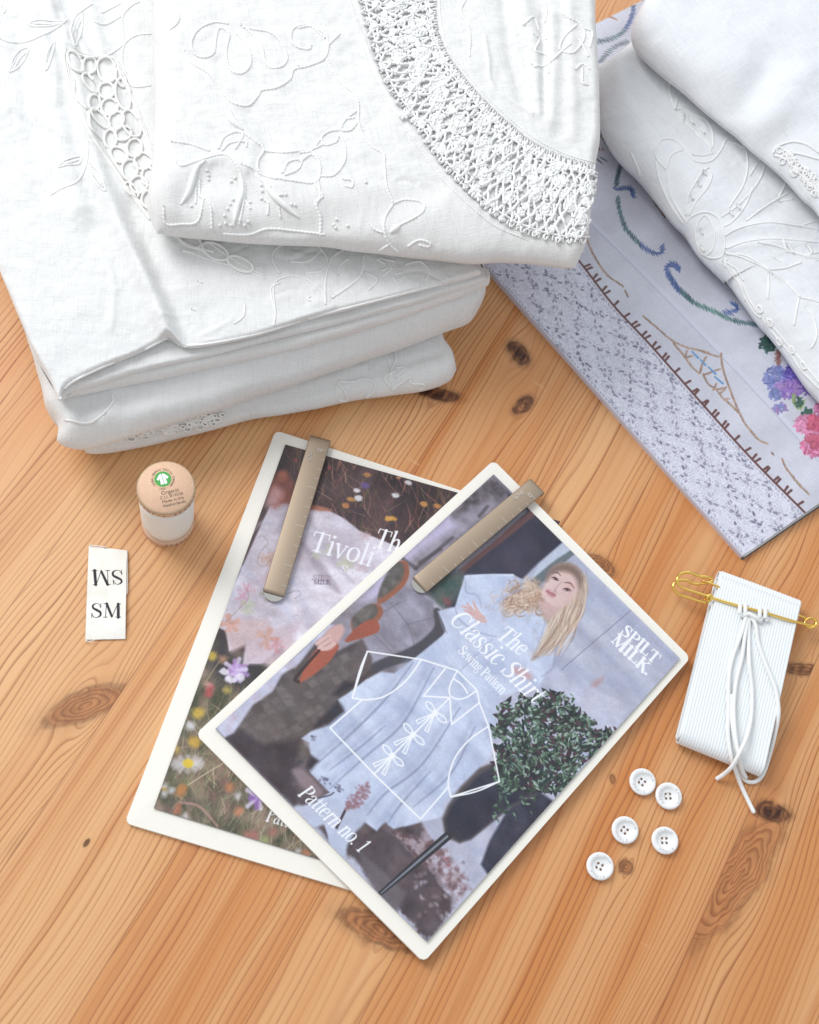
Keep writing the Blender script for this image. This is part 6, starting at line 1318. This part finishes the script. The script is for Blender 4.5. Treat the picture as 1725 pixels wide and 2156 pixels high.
s_ = np.linspace(0, 1, cols_); v = np.zeros((len(spn_), cols_, 3))
pr_ = np.array(spn_); tg = np.gradient(pr_, axis=0); tg /= np.linalg.norm(tg, axis=1)[:, None]+1e-9; nrm = np.stack([-tg[:, 1], tg[:, 0]], 1)
for i, (y, z) in enumerate(spn_):
    u = y/lE; rib = .00026*np.abs(np.sin(s_*NR*math.pi)); turn = i/48
    a = tl_*(1-u)+bl_w*u; b = tr_*(1-u)+br_*u
    pts = a[None]*(1-s_[:, None])+b[None]*s_[:, None]
    sh_ = (axw/wE)*(.0007*math.sin(turn*2.2))
    pts = pts+sh_; pts[:, 2] = z+rib*(-1 if nrm[i, 1] < 0 else 1)*abs(nrm[i, 1])+.0006*math.sin(u*5+turn)*np.sin(s_*3)*(z/TH)
    pts += (axl/lE)*(rib*nrm[i, 0])[:, None]
    v[i] = pts
el = mesh_obj('folded_elastic', v.reshape(-1, 3), grid_faces(len(spn_), cols_), m_el)
md = el.modifiers.new('s', 'SOLIDIFY'); md.thickness = .0007; md.offset = -1
tag(el, 'wide white ribbed elastic wound flat into a bundle, right of the envelopes', 'elastic')
reorigin(el, ((tl_+tr_+br_+bl_w)/4*np.array([1, 1, 0])))

# ------------------------------------------------------------------ gold safety pin
m_au, b_au = new_mat('gold_plate', (.90, .62, .16), .18, Metallic=1.0)
WZ = .00062
def wire(name, pts, r, parent, mat=m_au, sides=8, n=10):
    tb = Tubes(sides); q = np.array(pts); c_ = crom(q, n) if len(q) > 2 else q; tb.add(c_-np.array(parent.location), r); return tb.build(name, mat, parent)
def z3(pts): return [P(zR((x, y))[0], z) for x, y, z in pts]
TP = TH+.0017
pin = empty('safety_pin', P(zR((230, 400))[0], 0), 'long gold safety pin stuck through the elastic with white cord knotted on it', 'safety pin')
wire('front_arm', z3([(440, 445, TP-.001), (640, 505, TP+.0002), (850, 560, TP+.0004), (1040, 618, TP), (1180, 655, TP-.003), (1232, 662, TP-.005)]), .00082, pin)
cz = TP-.006; coil = [(1232, 662, TP-.005)]
for k in range(22): t = k*.62-.2; coil.append((1205+44*math.cos(t), 640-36*math.sin(t)*-1, cz+.0026-.00018*k))
wire('coil', z3(coil), .00078, pin, n=4)
wire('back_arm', z3([(1165, 605, cz), (1140, 593, cz), (1080, 570, cz), (900, 505, .0075), (700, 435, .0075), (560, 388, .0095), (515, 372, .0125), (460, 345, .0125), (400, 325, .0115)]), .00078, pin)
wire('cap_loop', z3([(440, 440, TP-.001), (340, 410, TP-.001), (235, 372, TP-.001), (205, 320, TP), (230, 272, TP), (300, 262, TP), (370, 290, TP-.001), (430, 296, TP-.001), (466, 312, TP-.002), (450, 335, TP-.002), (400, 325, .0115)]), .00085, pin)
wire('cap_loop', z3([(455, 450, TP-.001), (430, 480, .0085), (400, 487, .0075), (300, 455, .0070), (215, 425, .0070), (176, 380, .0075), (190, 335, .0080), (260, 318, .0085), (340, 348, .0085), (400, 342, .0095), (460, 336, .0105)]), .00085, pin)
wire('clasp_ring', z3([(420, 470, TP-.003), (435, 440, TP), (458, 432, TP), (460, 455, TP-.001), (440, 475, TP-.003), (415, 460, TP-.003)]), .0010, pin)

# ------------------------------------------------------------------ white cord
cordo = empty('cord', P(zR((740, 600))[0], 0), 'thin round white cord looped and knotted over the gold safety pin', 'cord')
CR = .00118; zt_ = TH+.0016
def cw(name, pts): return wire(name, z3(pts), CR, cordo, M_THR, 10, 8)
cw('strand', [(742, 575, TP+.0005), (790, 650, zt_+.001), (815, 800, zt_), (880, 980, zt_), (940, 1130, zt_), (965, 1300, zt_-.001), (945, 1440, .009), (905, 1600, .006), (855, 1760, .003), (800, 1825, .0014), (735, 1830, .0014), (690, 1790, .002), (655, 1680, .008), (640, 1540, zt_), (610, 1330, zt_), (612, 1180, zt_)])
cw('strand', [(722, 590, TP+.0005), (685, 720, zt_+.001), (620, 900, zt_), (592, 1050, zt_), (588, 1300, zt_), (585, 1480, zt_), (608, 1640, zt_-.001), (640, 1740, .0075), (680, 1850, .003), (730, 1960, .0014), (780, 2062, .0014)])
cw('strand', [(735, 600, TP), (712, 740, zt_+.0008), (690, 900, zt_), (645, 1090, zt_), (628, 1280, zt_+.0006), (640, 1480, zt_+.001), (662, 1620, zt_+.0006), (690, 1740, .0075), (720, 1800, .003)])
cw('strand', [(742, 600, TP), (740, 760, zt_), (745, 950, zt_+.001), (765, 1130, zt_), (762, 1320, zt_), (735, 1470, zt_+.001), (680, 1600, zt_+.0030), (620, 1710, .0125), (560, 1770, .006), (500, 1810, .0016)])
def turn(cx, cy, rx, ry):
    # one wrap of the cord round the pin
    q = []
    for k in range(13):
        t = k*2*math.pi/12+.6; q.append((cx+rx*.4*math.cos(t*.5), cy+ry*math.sin(t), TP+.0020*math.cos(t)))
    cw('knot_loop', q)
for cx, cy in [(682, 545), (722, 545), (830, 575), (872, 580)]: turn(cx, cy, 16, 42)
cw('knot_loop', [(690, 590, TP+.0006), (740, 572, TP+.002), (790, 600, TP+.0022), (830, 630, TP+.0006)])
